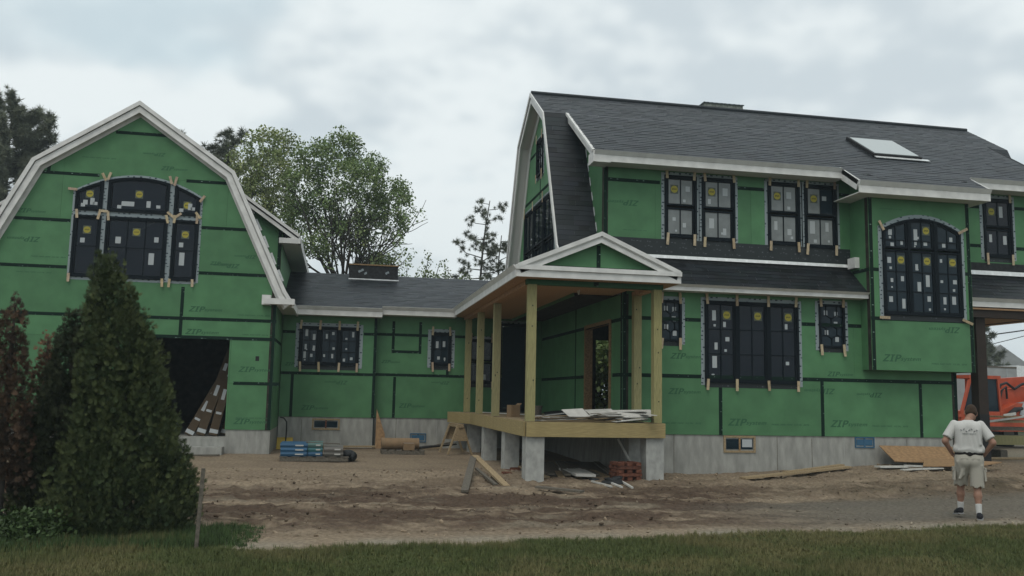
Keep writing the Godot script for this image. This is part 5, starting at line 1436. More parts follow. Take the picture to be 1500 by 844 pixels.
	board("plank", "thin strip lying beside the plank that points at the porch pier", "plank", Vector3(2.75, 0.28, -17.5), Vector3(2.98, 0.06, -16.5), 0.06, 0.03, M.grey_wood)
	board("plank", "grey splintered board on the mud before the front porch pier", "plank", Vector3(3.62, 0.08, -15.95), Vector3(4.35, 0.05, -15.45), 0.16, 0.035, M.grey_wood)
	# under the porch
	sheet("slab", "white sheet of board lying in the gap under the porch", "board", [Vector3(4.75, 0.14, -17.4), Vector3(5.15, 0.13, -17.35), Vector3(5.2, 0.16, -18.5), Vector3(4.7, 0.16, -18.6)], 0.05, M.board_white)
	sheet("slab", "grey board leaning in the dark under the porch", "board", [Vector3(4.1, 0.06, -17.9), Vector3(4.8, 0.06, -17.8), Vector3(4.8, 0.22, -19.6), Vector3(4.1, 0.22, -19.6)], 0.04, M.grey_wood)
	sheet("slab", "grey board lying flat behind the front pier under the porch", "board", [Vector3(5.2, 0.08, -18.0), Vector3(5.7, 0.08, -17.9), Vector3(5.9, 0.2, -19.9), Vector3(5.3, 0.2, -20.0)], 0.04, M.grey_wood)
	for i in 16:
		var x := 4.15 + 0.1 * i + rf(-0.05, 0.05)
		board("porch_lumber", "weathered boards heaped in the dark under the porch", "board", Vector3(x, 0.05 + 0.05 * (i % 3), -17.65 + rf(-0.2, 0.1)), Vector3(x + rf(-0.3, 0.4), 0.12 + 0.07 * (i % 3), -19.6 + rf(-0.4, 0.4)), rf(0.1, 0.2), 0.035, [M.grey_wood, M.lumber, M.grey_wood][i % 3], Vector3.UP, "boards heaped under the porch")
	var ms := thing("plastic_sheet", "crumpled black plastic sheet at the edge of the porch's shadow", "plastic sheet", Vector3(5.3, 0.03, -16.95))
	var mm := Mb.new()
	for i in 9: mm.ball(Vector3(rf(-0.3, 0.3), rf(0.02, 0.1), rf(-0.25, 0.2)), Vector3(rf(0.1, 0.2), rf(0.03, 0.08), rf(0.08, 0.16)), 4, 6, Basis(rdir(), 0.4))
	obj("sheet", mm, M.felt, ms)
	for i in 3: board("pipe_offcut", "white plastic strip offcuts lying by the black plastic sheet", "plastic strip", Vector3(5.15 + 0.17 * i, 0.05, -16.3 + 0.1 * i), Vector3(4.95 + 0.3 * i, 0.09, -16.95), 0.04, 0.03, M.board_white, Vector3.UP, "white strips by the plastic sheet")
	board("plank", "pale stick leaning against the rear porch pier above the orange blocks", "stick", Vector3(6.05, 0.3, -17.7), Vector3(5.85, 0.85, -18.1), 0.04, 0.03, M.board_white)
	var st := thing("block_stack", "stack of orange wooden blocks under the right end of the porch", "wood blocks", Vector3(5.72, 0.03, -17.2), 0.15)
	for l in 6:
		for i in 3:
			var mb := Mb.new(); var tn := rf(0.7, 1.4); mb.col = Color(tn, tn, tn)
			if l % 2 == 0: mb.box(Vector3(rf(-0.02, 0.02), 0.035 + l * 0.07, (i - 1) * 0.16), Vector3(0.5 + rf(-0.05, 0.05), 0.06, 0.1))
			else: mb.box(Vector3((i - 1) * 0.19, 0.035 + l * 0.07, rf(-0.02, 0.02)), Vector3(0.11, 0.06, 0.42))
			obj("block", mb, M.rust, st)
	for i in 4:
		var mb := Mb.new(); mb.box(Vector3(rf(-0.02, 0.02), 0.05, rf(-0.02, 0.02)), Vector3(0.2, 0.09, 0.1), Basis(rdir(), rf(0, 0.6)))
		var o := obj("brick", mb, M.rust); o.position = Vector3(3.5 + 0.11 * i, 0.05 + 0.03 * (i % 2), -18.3 - 0.25 * i)
		tag(o, "red brick dropped in the mud between the first two side piers", "brick", "bricks between the side piers")
	# on the deck
	var dy := 1.214
	var cbx := thing("cardboard_box", "open brown cardboard box on the porch deck between the side posts", "box", Vector3(4.15, dy, -20.9), 0.3)
	cm = Mb.new(); cm.box(Vector3(0, 0.14, 0), Vector3(0.24, 0.28, 0.22)); obj("carton_body", cm, M.card, cbx)
	cm = Mb.new(); cm.box(Vector3(0.13, 0.29, 0), Vector3(0.1, 0.006, 0.22), Basis(Vector3(0, 0, 1), 0.7)); obj("flap", cm, M.card, cbx)
	var pb := thing("tool_pail", "grey pail standing on the porch deck behind the front corner post", "pail", Vector3(4.75, dy, -21.0))
	cm = Mb.new(); cm.tube([Vector3(0, 0, 0), Vector3(0, 0.26, 0)], [0.1, 0.125], 14); obj("pail_body", cm, M.grey_wood, pb)
	cm = Mb.new(); cm.tube([Vector3(0, 0.25, 0), Vector3(0, 0.275, 0)], [0.135, 0.135], 14); obj("rim", cm, M.grey_wood, pb)
	var big := [[5.35, -17.6, 0.6, 0.5, 0.1, "wide white board offcut lying tilted on the front of the deck"], [5.95, -17.55, 0.9, 0.35, -0.1, "white board hanging near the right front post on the deck"], [4.75, -17.45, 0.5, 0.3, 0.3, "pale board offcut at the middle of the deck's front edge"]]
	for i in 3:
		var q = big[i]
		var x: float = q[0]; var z: float = q[1]; var r := Basis(Vector3.UP, q[4])
		var a := r * Vector3(q[2] / 2, 0, q[3] / 2); var b := r * Vector3(q[2] / 2, 0, -q[3] / 2)
		var c := Vector3(x, dy + 0.10, z)
		sheet("board_offcut", q[5], "board", [c - b, c + a, c + b + Vector3(0, 0.16, 0), c - a + Vector3(0, 0.13, 0)], 0.012, M.board_white)
	for i in 60:
		var x := rf(3.85, 6.3); var z := rf(-19.6, -17.3)
		if i < 34:
			z = rf(-17.75, -17.22)
			if i > 12: x = rf(4.9, 6.3)
		var l := rf(0.3, 0.95); var r := rf(-0.5, 0.5) + (PI / 2 if i % 5 == 0 else 0.0)
		var d := Vector3(cos(r), 0, sin(r)) * l * 0.5
		if x + absf(d.x) > 6.45: x = 6.45 - absf(d.x)
		if x - absf(d.x) < 3.72: x = 3.72 + absf(d.x)
		var y := dy + 0.008 + (0.20 if i > 12 and i < 34 else 0.1) * rng.randf()
		var mt: Material = [M.board_white, M.lumber, M.grey_wood, M.board_white][i % 4]
		var wide := rf(0.07, 0.22); var rise := rf(-0.02, 0.07)
		var spot := "by the front corner post" if x < 4.5 else ("at the middle of the deck's front" if x < 5.4 else "near the right front post")
		if z < -18.2: spot = "farther back on the deck, " + ("left of the doorway" if x < 5.0 else "before the doorway")
		var words: String = ("wide " if wide > 0.14 else "narrow ") + ["white", "tan", "grey", "white"][i % 4] + " board offcut " + ("tilted" if rise > 0.03 else "lying flat") + (" and crosswise " if i % 5 == 0 else " ") + spot
		board("board_offcut", words, "board", Vector3(x, y, z) - d, Vector3(x, y + rise, z) + d, wide, 0.012, mt, Vector3.UP, "board offcuts " + spot)
	board("plank", "long white trim board lying along the deck behind the side posts", "board", Vector3(4.0, dy + 0.03, -24.5), Vector3(5.2, dy + 0.05, -19.8), 0.14, 0.02, M.board_white)
	for i in 4:
		var c := Vector3(5.1 + 0.25 * i, dy + 0.05, -20.5 - 0.7 * i)
		sheet("felt_scrap", "black felt scraps lying on the deck by the doorway", "felt", [c + Vector3(-0.3, 0, 0.2), c + Vector3(0.3, 0.02, 0.25), c + Vector3(0.35, 0.1, -0.3), c + Vector3(-0.25, 0.06, -0.25)], 0.02, M.felt, "felt scraps on the deck")
	# in the garage doorway
	var boxes := [[-3.72, -24.35, -3.05, 1.95, "long brown carton leaning lowest of those in the garage doorway"], [-3.42, -24.3, -2.80, 2.75, "tall brown carton leaning in the middle of the garage doorway"], [-3.1, -24.25, -2.72, 2.55, "tall brown carton leaning nearest the right jamb of the garage doorway"], [-2.84, -24.5, -2.45, 2.2, "brown carton mostly hidden behind the garage's right jamb"]]
	for q in boxes:
		var a := Vector3(q[0], 0.54, q[1]); var b := Vector3(q[2], q[3], q[1] - 0.35)
		var t := thing("long_carton", q[4], "carton", a)
		var f := (b - a)
		var ba := Basis(f.normalized().cross(Vector3(0, 0, 1)).normalized() * -1.0, f.normalized(), Vector3.ZERO)
		ba.z = ba.x.cross(ba.y)
		var mb := Mb.new(); mb.col = Color(0.30, 0.31, 0.32); mb.box(f * 0.5, Vector3(0.21, f.length(), 0.13), ba); obj("carton_body", mb, M.card, t)
		for s in [[0.05, 0.10, 0.212], [0.52, 0.28, 0.085], [0.80, 0.2, 0.085], [0.28, 0.06, 0.14]]:
			mb = Mb.new(); mb.box(f * s[0], Vector3(s[2], s[1], 0.136), ba); obj("paper_label", mb, M.paper, t)
	# right of the house
	board("long_board", "long tan board on the soil along the main foundation", "board", Vector3(8.2, gh(8.2, -17.2) + 0.03, -17.15), Vector3(10.95, gh(10.9, -17.8) + 0.07, -17.75), 0.2, 0.04, M.lumber)
	board("long_board", "shorter board resting on the long board by the foundation", "board", Vector3(9.3, gh(9.3, -17.3) + 0.09, -17.45), Vector3(10.9, gh(10.9, -17.8) + 0.1, -17.9), 0.14, 0.035, M.lumber)
	sheet("plywood_sheet", "large plywood sheet leaning low against the main foundation", "plywood", [Vector3(12.25, 0.42, -18.0), Vector3(14.3, 0.36, -17.95), Vector3(14.35, 0.72, -18.5), Vector3(12.2, 0.74, -18.5)], 0.018, M.plywood)
	sheet("plywood_sheet", "plywood sheet lying in front of the leaning one, corner toward the road", "plywood", [Vector3(12.55, 0.36, -17.45), Vector3(13.6, 0.40, -17.0), Vector3(14.6, 0.45, -17.55), Vector3(13.0, 0.50, -18.0)], 0.018, M.plywood)
	board("white_board", "white board at the left of the group in front of the plywood sheets", "board", Vector3(11.65, 0.33, -17.75), Vector3(12.45, 0.34, -17.75), 0.24, 0.03, M.board_white)
	board("white_board", "white board tucked under the plywood sheet's corner", "board", Vector3(12.3, 0.36, -17.75), Vector3(12.75, 0.36, -17.5), 0.2, 0.03, M.board_white)
	board("white_board", "narrow white strip lying nearest the track before the plywood", "board", Vector3(11.9, 0.31, -17.25), Vector3(12.95, 0.34, -17.35), 0.1, 0.025, M.board_white)
	# survey stake in the grass
	var sk := Mb.new(); sk.bx(-0.02, 0.02, -0.05, 0.86, -0.012, 0.012)
	var so := obj("wooden_stake", sk, M.grey_wood); so.position = Vector3(-1.42, gh(-1.4, -10.3), -10.3); so.rotation.z = -0.03
	tag(so, "thin weathered stake upright in the grass by the large arborvitae", "stake")
	# lumber pile on the right
	var base := Vector3(18.2, 0.0, -22.6)
	for q in [[0.0, 0.42, 0.26, 6.5, "heavy greenish beam at the front of the lumber pile", M.post], [0.05, 0.74, 0.10, 6.5, "grey timber above the greenish beam in the lumber pile", M.grey_wood], [0.0, 0.95, 0.07, 6.2, "tan timber near the top of the lumber pile", M.lumber], [-0.15, 1.08, 0.05, 5.5, "pale plank topmost on the lumber pile", M.pine]]:
		board("timber", q[4], "timber", base + Vector3(-0.2 + q[0], gh(18.5, -22.6) + q[1] + 0.13, 0), base + Vector3(q[3], gh(22, -22.6) + q[1] + 0.13, 0.2), 0.5, q[2], q[5])
	board("timber", "pale plank lying aslant on top of the lumber pile", "timber", base + Vector3(-0.15, 1.25, 0.35), base + Vector3(2.2, 1.55, 0.2), 0.16, 0.04, M.board_white)
	for i in 5:
		var mb := Mb.new(); mb.box(Vector3(0, 0.14, 0), Vector3(0.22, 0.28, 0.6)); mb.bx(-0.11, 0.11, 0.281, 0.3, -0.28, 0.28)
		var o := obj("timber_block", mb, M.grey_wood); o.position = base + Vector3(0.35 + 1.3 * i, gh(18.5 + 1.3 * i, -22.6) - 0.02, 0.1)
		tag(o, "short dark blocks carrying the lumber pile", "block", "blocks under the lumber pile")
	board("timber", "long board on the ground in front of the lumber pile", "timber", Vector3(16.5, gh(17, -20.6) + 0.04, -20.6), Vector3(22.5, gh(22, -21.2) + 0.05, -21.3), 0.2, 0.05, M.lumber)
	board("timber", "short pale board end beside the man's hip on the soil", "timber", Vector3(15.2, gh(15.2, -19.2) + 0.05, -19.2), Vector3(15.75, gh(15.7, -19.3) + 0.1, -19.4), 0.16, 0.04, M.board_white)

# ---------- machine, trailer, far house, wires ----------
func make_machines():
	var orange := mat(Color(0.50, 0.080, 0.028), 0.45, M.soft, Vector3(1, 1, 1))
	var T := thing("telehandler", "orange telehandler with glazed cab parked behind the lumber pile", "telehandler", Vector3(23.55, gh(24, -29) - 0.05, -29.6), 0.18)
	var mb := Mb.new()
	mb.prism(PackedVector2Array([Vector2(-1.9, 0.7), Vector2(3.4, 0.7), Vector2(3.6, 1.0), Vector2(3.6, 1.65), Vector2(1.2, 1.75), Vector2(0.3, 1.45), Vector2(-1.2, 1.35), Vector2(-1.95, 1.0)]), -0.85, 0.85)
	obj("chassis", mb, orange, T)
	# cab: posts, roof, lower panel, glazing
	var cab := Mb.new()
	var p := func(x: float, y: float, z: float) -> Vector3: return Vector3(x, y, z)
	for z in [0.25, 1.05]:
		cab.bar(p.call(-1.9, 1.2, z), p.call(-1.35, 2.62, z), 0.09, 0.09, Vector3(0, 0, 1)); cab.bar(p.call(-0.62, 1.2, z), p.call(-0.62, 2.62, z), 0.1, 0.09, Vector3(0, 0, 1)); cab.bar(p.call(0.08, 1.2, z), p.call(-0.02, 2.62, z), 0.09, 0.09, Vector3(0, 0, 1))
	cab.bx(-1.45, 0.1, 2.6, 2.72, 0.2, 1.1); cab.bx(-1.9, 0.12, 0.75, 1.42, 0.86, 1.08)
	var co := obj("cab", cab, orange, T)
	for q in [[-1.72, -0.66], [-0.55, 0.02]]:
		var gm := Mb.new(); gm.prism(PackedVector2Array([Vector2(q[0], 1.42), Vector2(q[1], 1.42), Vector2(q[1], 2.6), Vector2(maxf(q[0], -1.32), 2.6)]), 1.03, 1.04, false); obj("cab_window", gm, M.darkpane, co)
	var seat := Mb.new(); seat.bx(-0.9, -0.4, 1.0, 1.35, 0.4, 0.85); seat.bx(-0.5, -0.38, 1.35, 2.0, 0.4, 0.85); obj("seat", seat, M.black, co)
	# boom with its hydraulic arms and hoses
	var bm := Mb.new(); bm.bar(p.call(4.0, 2.62, -0.1), p.call(-0.1, 2.32, -0.1), 0.34, 0.5); obj("boom", bm, orange, T)
	bm = Mb.new(); bm.bar(p.call(4.0, 2.35, 0.3), p.call(0.6, 1.9, 0.3), 0.3, 0.55); obj("boom_lower", bm, orange, T)
	bm = Mb.new(); bm.tube([p.call(0.35, 1.5, 0.52), p.call(0.45, 2.05, 0.55), p.call(0.75, 2.42, 0.55), p.call(1.1, 2.5, 0.5), p.call(1.5, 2.28, 0.5), p.call(1.9, 2.46, 0.5), p.call(2.6, 2.62, 0.45), p.call(3.6, 2.5, 0.4)], [0.05, 0.05, 0.05, 0.05, 0.05, 0.05, 0.05, 0.05], 7); obj("hose", bm, M.black, T)
	bm = Mb.new(); bm.tube([p.call(0.5, 1.6, 0.6), p.call(0.7, 2.2, 0.62), p.call(0.95, 2.35, 0.6), p.call(1.0, 1.9, 0.58)], [0.04, 0.04, 0.04, 0.04], 7); obj("hose", bm, M.black, T)
	# pale curved hood stripe with its lettering, dark mirror arm
	bm = Mb.new()
	var last := []
	for i in 8:
		var f := i / 7.0
		var a := lerpf(PI * 0.93, PI * 0.5, f)
		var o1 := Vector3(2.35 + cos(a) * 1.12, 1.1 + sin(a) * 1.02, 0.862); var i1 := Vector3(2.40 + cos(a) * 0.86, 1.08 + sin(a) * 0.82, 0.862)
		if i > 0: bm.hexa([last[0], o1, i1, last[1], last[0] + Vector3(0, 0, 0.02), o1 + Vector3(0, 0, 0.02), i1 + Vector3(0, 0, 0.02), last[1] + Vector3(0, 0, 0.02)])
		last = [o1, i1]
	bm.hexa([last[0], last[0] + Vector3(1.2, 0.02, 0), last[1] + Vector3(1.2, 0, 0), last[1], last[0] + Vector3(0, 0, 0.02), last[0] + Vector3(1.2, 0.02, 0.02), last[1] + Vector3(1.2, 0, 0.02), last[1] + Vector3(0, 0, 0.02)])
	obj("hood_stripe", bm, M.paper, T)
	bm = Mb.new(); bm.prism(PackedVector2Array([Vector2(1.55, 0.72), Vector2(3.45, 0.72), Vector2(3.45, 1.85), Vector2(2.2, 1.88), Vector2(1.7, 1.5)]), 0.84, 0.86); obj("engine_cover", bm, orange, T)
	bm = Mb.new(); bm.tube([p.call(0.5, 1.2, 0.95), p.call(0.9, 1.5, 1.0), p.call(1.3, 1.55, 0.95)], [0.12, 0.1, 0.06], 8); obj("mirror_arm", bm, M.black, T)
	bm = Mb.new(); bm.bar(p.call(0.15, 1.28, 1.1), p.call(0.75, 1.36, 1.12), 0.03, 0.1); obj("step_plate", bm, M.board_white, T)
	for x in [-1.1, 2.5]:
		for z in [-0.85, 0.85]:
			var wm := Mb.new(); wm.tube([p.call(x, 0.55, z - 0.2), p.call(x, 0.55, z - 0.16), p.call(x, 0.55, z + 0.16), p.call(x, 0.55, z + 0.2)], [0.48, 0.55, 0.55, 0.48], 18); var w := obj("wheel", wm, M.rubber, T)
			wm = Mb.new(); wm.tube([p.call(x, 0.55, z - 0.21), p.call(x, 0.55, z + 0.21)], [0.27, 0.27], 14); obj("rim", wm, M.paper, w)
	# box trailer behind it
	var B := thing("box_trailer", "pale grey box trailer with a rounded white nose behind the orange telehandler", "trailer", Vector3(30.6, 0, -38.0), 0.12)
	var side := mat(Color(0.36, 0.37, 0.37), 0.45, M.soft, Vector3(0.5, 0.5, 0.5))
	mb = Mb.new(); mb.bx(-5.5, 1.1, 0.9, 3.55, -1.1, 1.1); obj("box_body", mb, side, B)
	mb = Mb.new(); mb.bx(-5.52, 1.1, 3.5, 3.58, -1.12, 1.12); obj("roof_rail", mb, M.grey_wood, B)
	for i in 6:
		mb = Mb.new(); mb.bx(-5.0 + 1.1 * i, -4.97 + 1.1 * i, 0.95, 3.49, 1.101, 1.112); obj("panel_seam", mb, M.paper, B)
	mb = Mb.new()
	for i in 8:
		var a0 := i / 8.0 * PI * 0.5; var a1 := (i + 1) / 8.0 * PI * 0.5
		mb.prism(PackedVector2Array([Vector2(1.1, 2.6), Vector2(1.1 + sin(a0) * 3.6, 2.6 + cos(a0) * 1.05), Vector2(1.1 + sin(a1) * 3.6, 2.6 + cos(a1) * 1.05)]), -1.1, 1.14)
	obj("nose", mb, M.metal, B)
	mb = Mb.new(); mb.bx(1.12, 4.7, 0.9, 2.595, -1.05, 1.1); obj("nose_panel", mb, side, B)
	for x in [-2.6, -1.6]:
		for z in [-1.0, 1.0]:
			var wm := Mb.new(); wm.tube([p.call(x, 0.42, z - 0.12), p.call(x, 0.42, z + 0.12)], [0.42, 0.42], 16); obj("wheel", wm, M.rubber, B)
	# far house roof showing through the trees
	var H := thing("far_house", "far pale house with a grey roof beyond the pines", "house", Vector3(55.6, -0.9, -68), -0.5)
	mb = Mb.new(); mb.bx(-3.2, 3.2, 0, 5.0, -4, 4); obj("wall", mb, side, H)
	mb = Mb.new(); mb.prism(PackedVector2Array([Vector2(-3.4, 4.8), Vector2(3.4, 4.8), Vector2(0, 7.6)]), -5.3, 5.3); mb.t = Transform3D.IDENTITY
	var ro := obj("roof", mb, side, H)
	mb = Mb.new(); mb.bx(-1.0, 0.2, 2.2, 3.6, 4.0, 4.05); obj("window", mb, M.darkpane, H)
	mb = Mb.new(); mb.bx(1.6, 2.8, 2.2, 3.6, 4.0, 4.05); obj("window", mb, M.darkpane, H)
	# utility pole and its wires
	var pole := thing("utility_pole", "wooden utility pole beyond the box trailer", "utility pole", Vector3(64, 0, -58))
	mb = Mb.new(); mb.tube([Vector3(0, 0, 0), Vector3(0, 12.6, 0)], [0.16, 0.11], 10); obj("pole", mb, M.bark, pole)
	mb = Mb.new(); mb.box(Vector3(0, 11.6, 0), Vector3(0.12, 0.14, 2.2)); obj("cross_arm", mb, M.bark, pole)
	for q in [[8.38, 0.27, 0.03, "uppermost of the three wires seen past the wrapped post"], [7.26, 0.15, 0.05, "thick middle wire of the three seen past the wrapped post"], [6.51, 0.27, 0.03, "lowest of the three wires seen past the wrapped post"]]:
		var path := []; var rr := []
		for i in 13:
			var f := lerpf(-10.0, 13.6, i / 12.0)
			path.append(Vector3(50.4 + f, q[0] + q[1] * f + 0.004 * f * f, -61.2 + 0.23 * f)); rr.append(q[2])
		mb = Mb.new(); mb.tube(path, rr, 5); tag(obj("power_line", mb, M.black), q[3], "power line")

# ---------- the man ----------
func nets(mb: Mb, bones: Array, cell: float, k: float, tint, clip = null):
	# bones: [from, to, radius there, radius here, squash]; smooth union of tapered capsules, meshed as surface nets
	var lo := Vector3(1e9, 1e9, 1e9); var hi := -lo
	for b in bones:
		var r: float = maxf(b[2], b[3]) + cell * 3.0
		for q in [b[0], b[1]]:
			lo = lo.min(q - Vector3(r, r, r)); hi = hi.max(q + Vector3(r, r, r))
	var nx := int((hi.x - lo.x) / cell) + 2; var ny := int((hi.y - lo.y) / cell) + 2; var nz := int((hi.z - lo.z) / cell) + 2
	var acc := PackedFloat32Array(); acc.resize(nx * ny * nz)
	for b in bones:
		var a: Vector3 = b[0]; var e: Vector3 = b[1]; var ra: float = b[2]; var re: float = b[3]
		var sq: Vector3 = b[4] if b.size() > 4 else Vector3.ONE
		var big := maxf(ra, re) * maxf(sq.x, maxf(sq.y, sq.z)) + k * 4.0 + cell
		var p0 := ((a.min(e) - Vector3(big, big, big) - lo) / cell).max(Vector3.ZERO); var p1 := (a.max(e) + Vector3(big, big, big) - lo) / cell
		var as_ := a / sq; var d := e / sq - as_
		var dd := maxf(d.length_squared(), 1e-9)
		for z in range(int(p0.z), mini(nz, int(p1.z) + 1)):
			for y in range(int(p0.y), mini(ny, int(p1.y) + 1)):
				for x in range(int(p0.x), mini(nx, int(p1.x) + 1)):
					var p := (lo + Vector3(x, y, z) * cell) / sq - as_
					var t := clampf(p.dot(d) / dd, 0.0, 1.0)
					var dist := (p - d * t).length() - lerpf(ra, re, t)
					if dist < k * 4.0: acc[(z * ny + y) * nx + x] += exp(-dist / k)
	# one vertex in each crossed cell
	var f := PackedFloat32Array(); f.resize(acc.size())
	for i in acc.size(): f[i] = 1.0 if acc[i] < 1e-6 else -k * log(acc[i])
	if clip != null:
		for z in nz:
			for y in ny:
				for x in nx:
					var i := (z * ny + y) * nx + x
					if f[i] < 0.2: f[i] = maxf(f[i], clip.call(lo + Vector3(x, y, z) * cell))
	var at := {}
	var sy := nx; var sz := nx * ny
	var off := [0, 1, sy, sy + 1, sz, sz + 1, sz + sy, sz + sy + 1]
	var edges := [[0, 1], [2, 3], [4, 5], [6, 7], [0, 2], [1, 3], [4, 6], [5, 7], [0, 4], [1, 5], [2, 6], [3, 7]]
	for z in nz - 1:
		for y in ny - 1:
			for x in nx - 1:
				var i := (z * ny + y) * nx + x
				var f0 := f[i] < 0.0
				if (f[i + 1] < 0.0) == f0 and (f[i + sy] < 0.0) == f0 and (f[i + sz] < 0.0) == f0 and (f[i + sy + 1] < 0.0) == f0 and (f[i + sz + 1] < 0.0) == f0 and (f[i + sz + sy] < 0.0) == f0 and (f[i + sz + sy + 1] < 0.0) == f0: continue
				var s := Vector3.ZERO; var n := 0
				for e in edges:
					var a := f[i + off[e[0]]]; var b := f[i + off[e[1]]]
					if (a < 0.0) != (b < 0.0):
						var t := a / (a - b)
						var pa := Vector3(e[0] & 1, (e[0] >> 1) & 1, e[0] >> 2); var pb := Vector3(e[1] & 1, (e[1] >> 1) & 1, e[1] >> 2)
						s += pa.lerp(pb, t); n += 1
				var nn := Vector3(f[i + 1] - f[i], f[i + sy] - f[i], f[i + sz] - f[i]) + Vector3(f[i + sy + 1] - f[i + sy], f[i + sy + 1] - f[i + 1], f[i + sz + 1] - f[i + 1])
				at[i] = [lo + (Vector3(x, y, z) + s / n) * cell, nn.normalized()]
	for i in at:
		for q in [[1, sy, sz], [sy, sz, 1], [sz, 1, sy]]:
			var a := f[i]; var b := f[i + q[0]]
			if (a < 0.0) == (b < 0.0): continue
			var i1: int = i - q[1]; var i2: int = i - q[1] - q[2]; var i3: int = i - q[2]
			if at.has(i1) and at.has(i2) and at.has(i3):
				mb.col = tint.call(at[i][0])
				mb.smooth4(at[i][0], at[i1][0], at[i2][0], at[i3][0], at[i][1], at[i1][1], at[i2][1], at[i3][1])

func make_person():
	var at := Vector3(9.40, gh(9.40, -11.98) - 0.005, -11.98)
	var P := thing("person", "man seen from behind in white tee shirt and pale shorts, hands on hips, looking down", "person", at, deg_to_rad(-31.0))
	var skin := Color(0.30, 0.165, 0.115)
	var v := func(x: float, y: float, z: float) -> Vector3: return Vector3(x, y, z)
	# joints; the figure's back is +z
	var hipL: Vector3 = v.call(-0.095, 0.92, 0.0); var hipR: Vector3 = v.call(0.095, 0.92, 0.0)
	var kneL: Vector3 = v.call(-0.115, 0.50, -0.19); var kneR: Vector3 = v.call(0.105, 0.50, -0.01)
	var ankL: Vector3 = v.call(-0.125, 0.10, -0.25); var ankR: Vector3 = v.call(0.105, 0.09, 0.07)
	var shL: Vector3 = v.call(-0.195, 1.40, -0.03); var shR: Vector3 = v.call(0.195, 1.40, -0.03)
	var elL: Vector3 = v.call(-0.35, 1.15, 0.04); var elR: Vector3 = v.call(0.355, 1.145, 0.04)
	var wrL: Vector3 = v.call(-0.235, 0.955, -0.09); var wrR: Vector3 = v.call(0.235, 0.95, -0.09)
	var neck: Vector3 = v.call(0.02, 1.46, -0.06); var head: Vector3 = v.call(0.075, 1.575, -0.15)
	var body := Mb.new()
	var bones := [[hipL, kneL, 0.082, 0.055], [hipR, kneR, 0.082, 0.055], [kneL, kneL.lerp(ankL, 0.35), 0.052, 0.058], [kneL.lerp(ankL, 0.35), ankL, 0.057, 0.034], [kneR, kneR.lerp(ankR, 0.35), 0.052, 0.058], [kneR.lerp(ankR, 0.35), ankR, 0.057, 0.034],
		[v.call(-0.07, 0.95, 0), v.call(-0.08, 1.33, -0.01), 0.095, 0.10], [v.call(0.07, 0.95, 0), v.call(0.08, 1.33, -0.01), 0.095, 0.10], [v.call(0, 1.38, -0.02), neck, 0.08, 0.058], [neck, head - Vector3(0.01, 0.03, -0.02), 0.056, 0.055],
		[shL, elL, 0.055, 0.043], [shR, elR, 0.055, 0.043], [elL, wrL, 0.045, 0.029], [elR, wrR, 0.045, 0.029], [v.call(-0.08, 1.35, -0.02), shL, 0.08, 0.055], [v.call(0.08, 1.35, -0.02), shR, 0.08, 0.055],
		[ankL, ankL + Vector3(-0.01, -0.055, -0.13), 0.036, 0.028], [ankR, ankR + Vector3(0.02, -0.045, -0.13), 0.036, 0.028]]
	P.scale = Vector3(0.92, 1.0, 0.96)
	nets(body, bones, 0.014, 0.012, func(_p): return skin)
	# head on a finer grid: skull, jaw, nose, brow, ears
	var hb := Basis(Vector3(1, 0, 0), -0.55) * Basis(Vector3(0, 0, 1), -0.12)
	var hp := func(x: float, y: float, z: float) -> Vector3: return head + hb * Vector3(x, y, z)
	var hbones := [[hp.call(0, 0.02, 0.02), hp.call(0, 0.035, -0.025), 0.088, 0.084, Vector3(0.92, 1, 1)], [hp.call(0, -0.03, -0.02), hp.call(0, -0.085, -0.055), 0.068, 0.036], [hp.call(-0.03, -0.06, -0.02), hp.call(0.03, -0.06, -0.02), 0.045, 0.045], [hp.call(0, -0.06, 0.03), neck, 0.058, 0.056],
		[hp.call(0, 0.0, -0.095), hp.call(0, -0.035, -0.112), 0.012, 0.016], [hp.call(-0.045, 0.018, -0.088), hp.call(0.045, 0.018, -0.088), 0.016, 0.016], [hp.call(-0.022, -0.062, -0.088), hp.call(0.022, -0.062, -0.088), 0.011, 0.011],
		[hp.call(-0.083, 0.02, 0.005), hp.call(-0.085, -0.025, -0.005), 0.017, 0.011], [hp.call(0.083, 0.02, 0.005), hp.call(0.085, -0.025, -0.005), 0.017, 0.011]]
	nets(body, hbones, 0.0065, 0.008, func(p): return skin * (Color(1.12, 0.95, 0.9) if absf((hb.inverse() * (p - head)).x) > 0.082 else Color.WHITE))
	# hands: palm, four bent fingers, thumb, resting on the hips
	for s in [-1.0, 1.0]:
		var w: Vector3 = wrL if s < 0 else wrR
		var hip := Vector3(s * 0.165, 0.90, -0.13)
		var d := (hip - w).normalized()
		var side := d.cross(Vector3(s, 0, 0)).normalized()
		var fb := [[w, w + d * 0.05, 0.027, 0.030], [w + d * 0.05 - side * 0.018, w + d * 0.085 - side * 0.024, 0.020, 0.016], [w + d * 0.05 + side * 0.018, w + d * 0.085 + side * 0.024, 0.020, 0.016]]
		for i in 4:
			var o := side * (i - 1.5) * 0.021
			var l: float = [0.07, 0.08, 0.075, 0.06][i]
			var a := w + d * 0.088 + o; var b := a + (d + Vector3(-s * 0.25, -0.1, -0.2)).normalized() * l * 0.5; var c := b + (d + Vector3(-s * 0.7, -0.3, -0.6)).normalized() * l * 0.5
			fb.append([w + d * 0.06 + o * 0.8, a, 0.013, 0.0105]); fb.append([a, b, 0.0105, 0.0095]); fb.append([b, c, 0.0095, 0.0075])
		var th := w + d * 0.03 - side * 0.028
		fb.append([th, th - side * 0.025 + d * 0.03, 0.015, 0.012]); fb.append([th - side * 0.025 + d * 0.03, th - side * 0.03 + d * 0.065, 0.012, 0.009])
		nets(body, fb, 0.006, 0.004, func(_p): return skin)
	obj("body", body, M.skin, P)
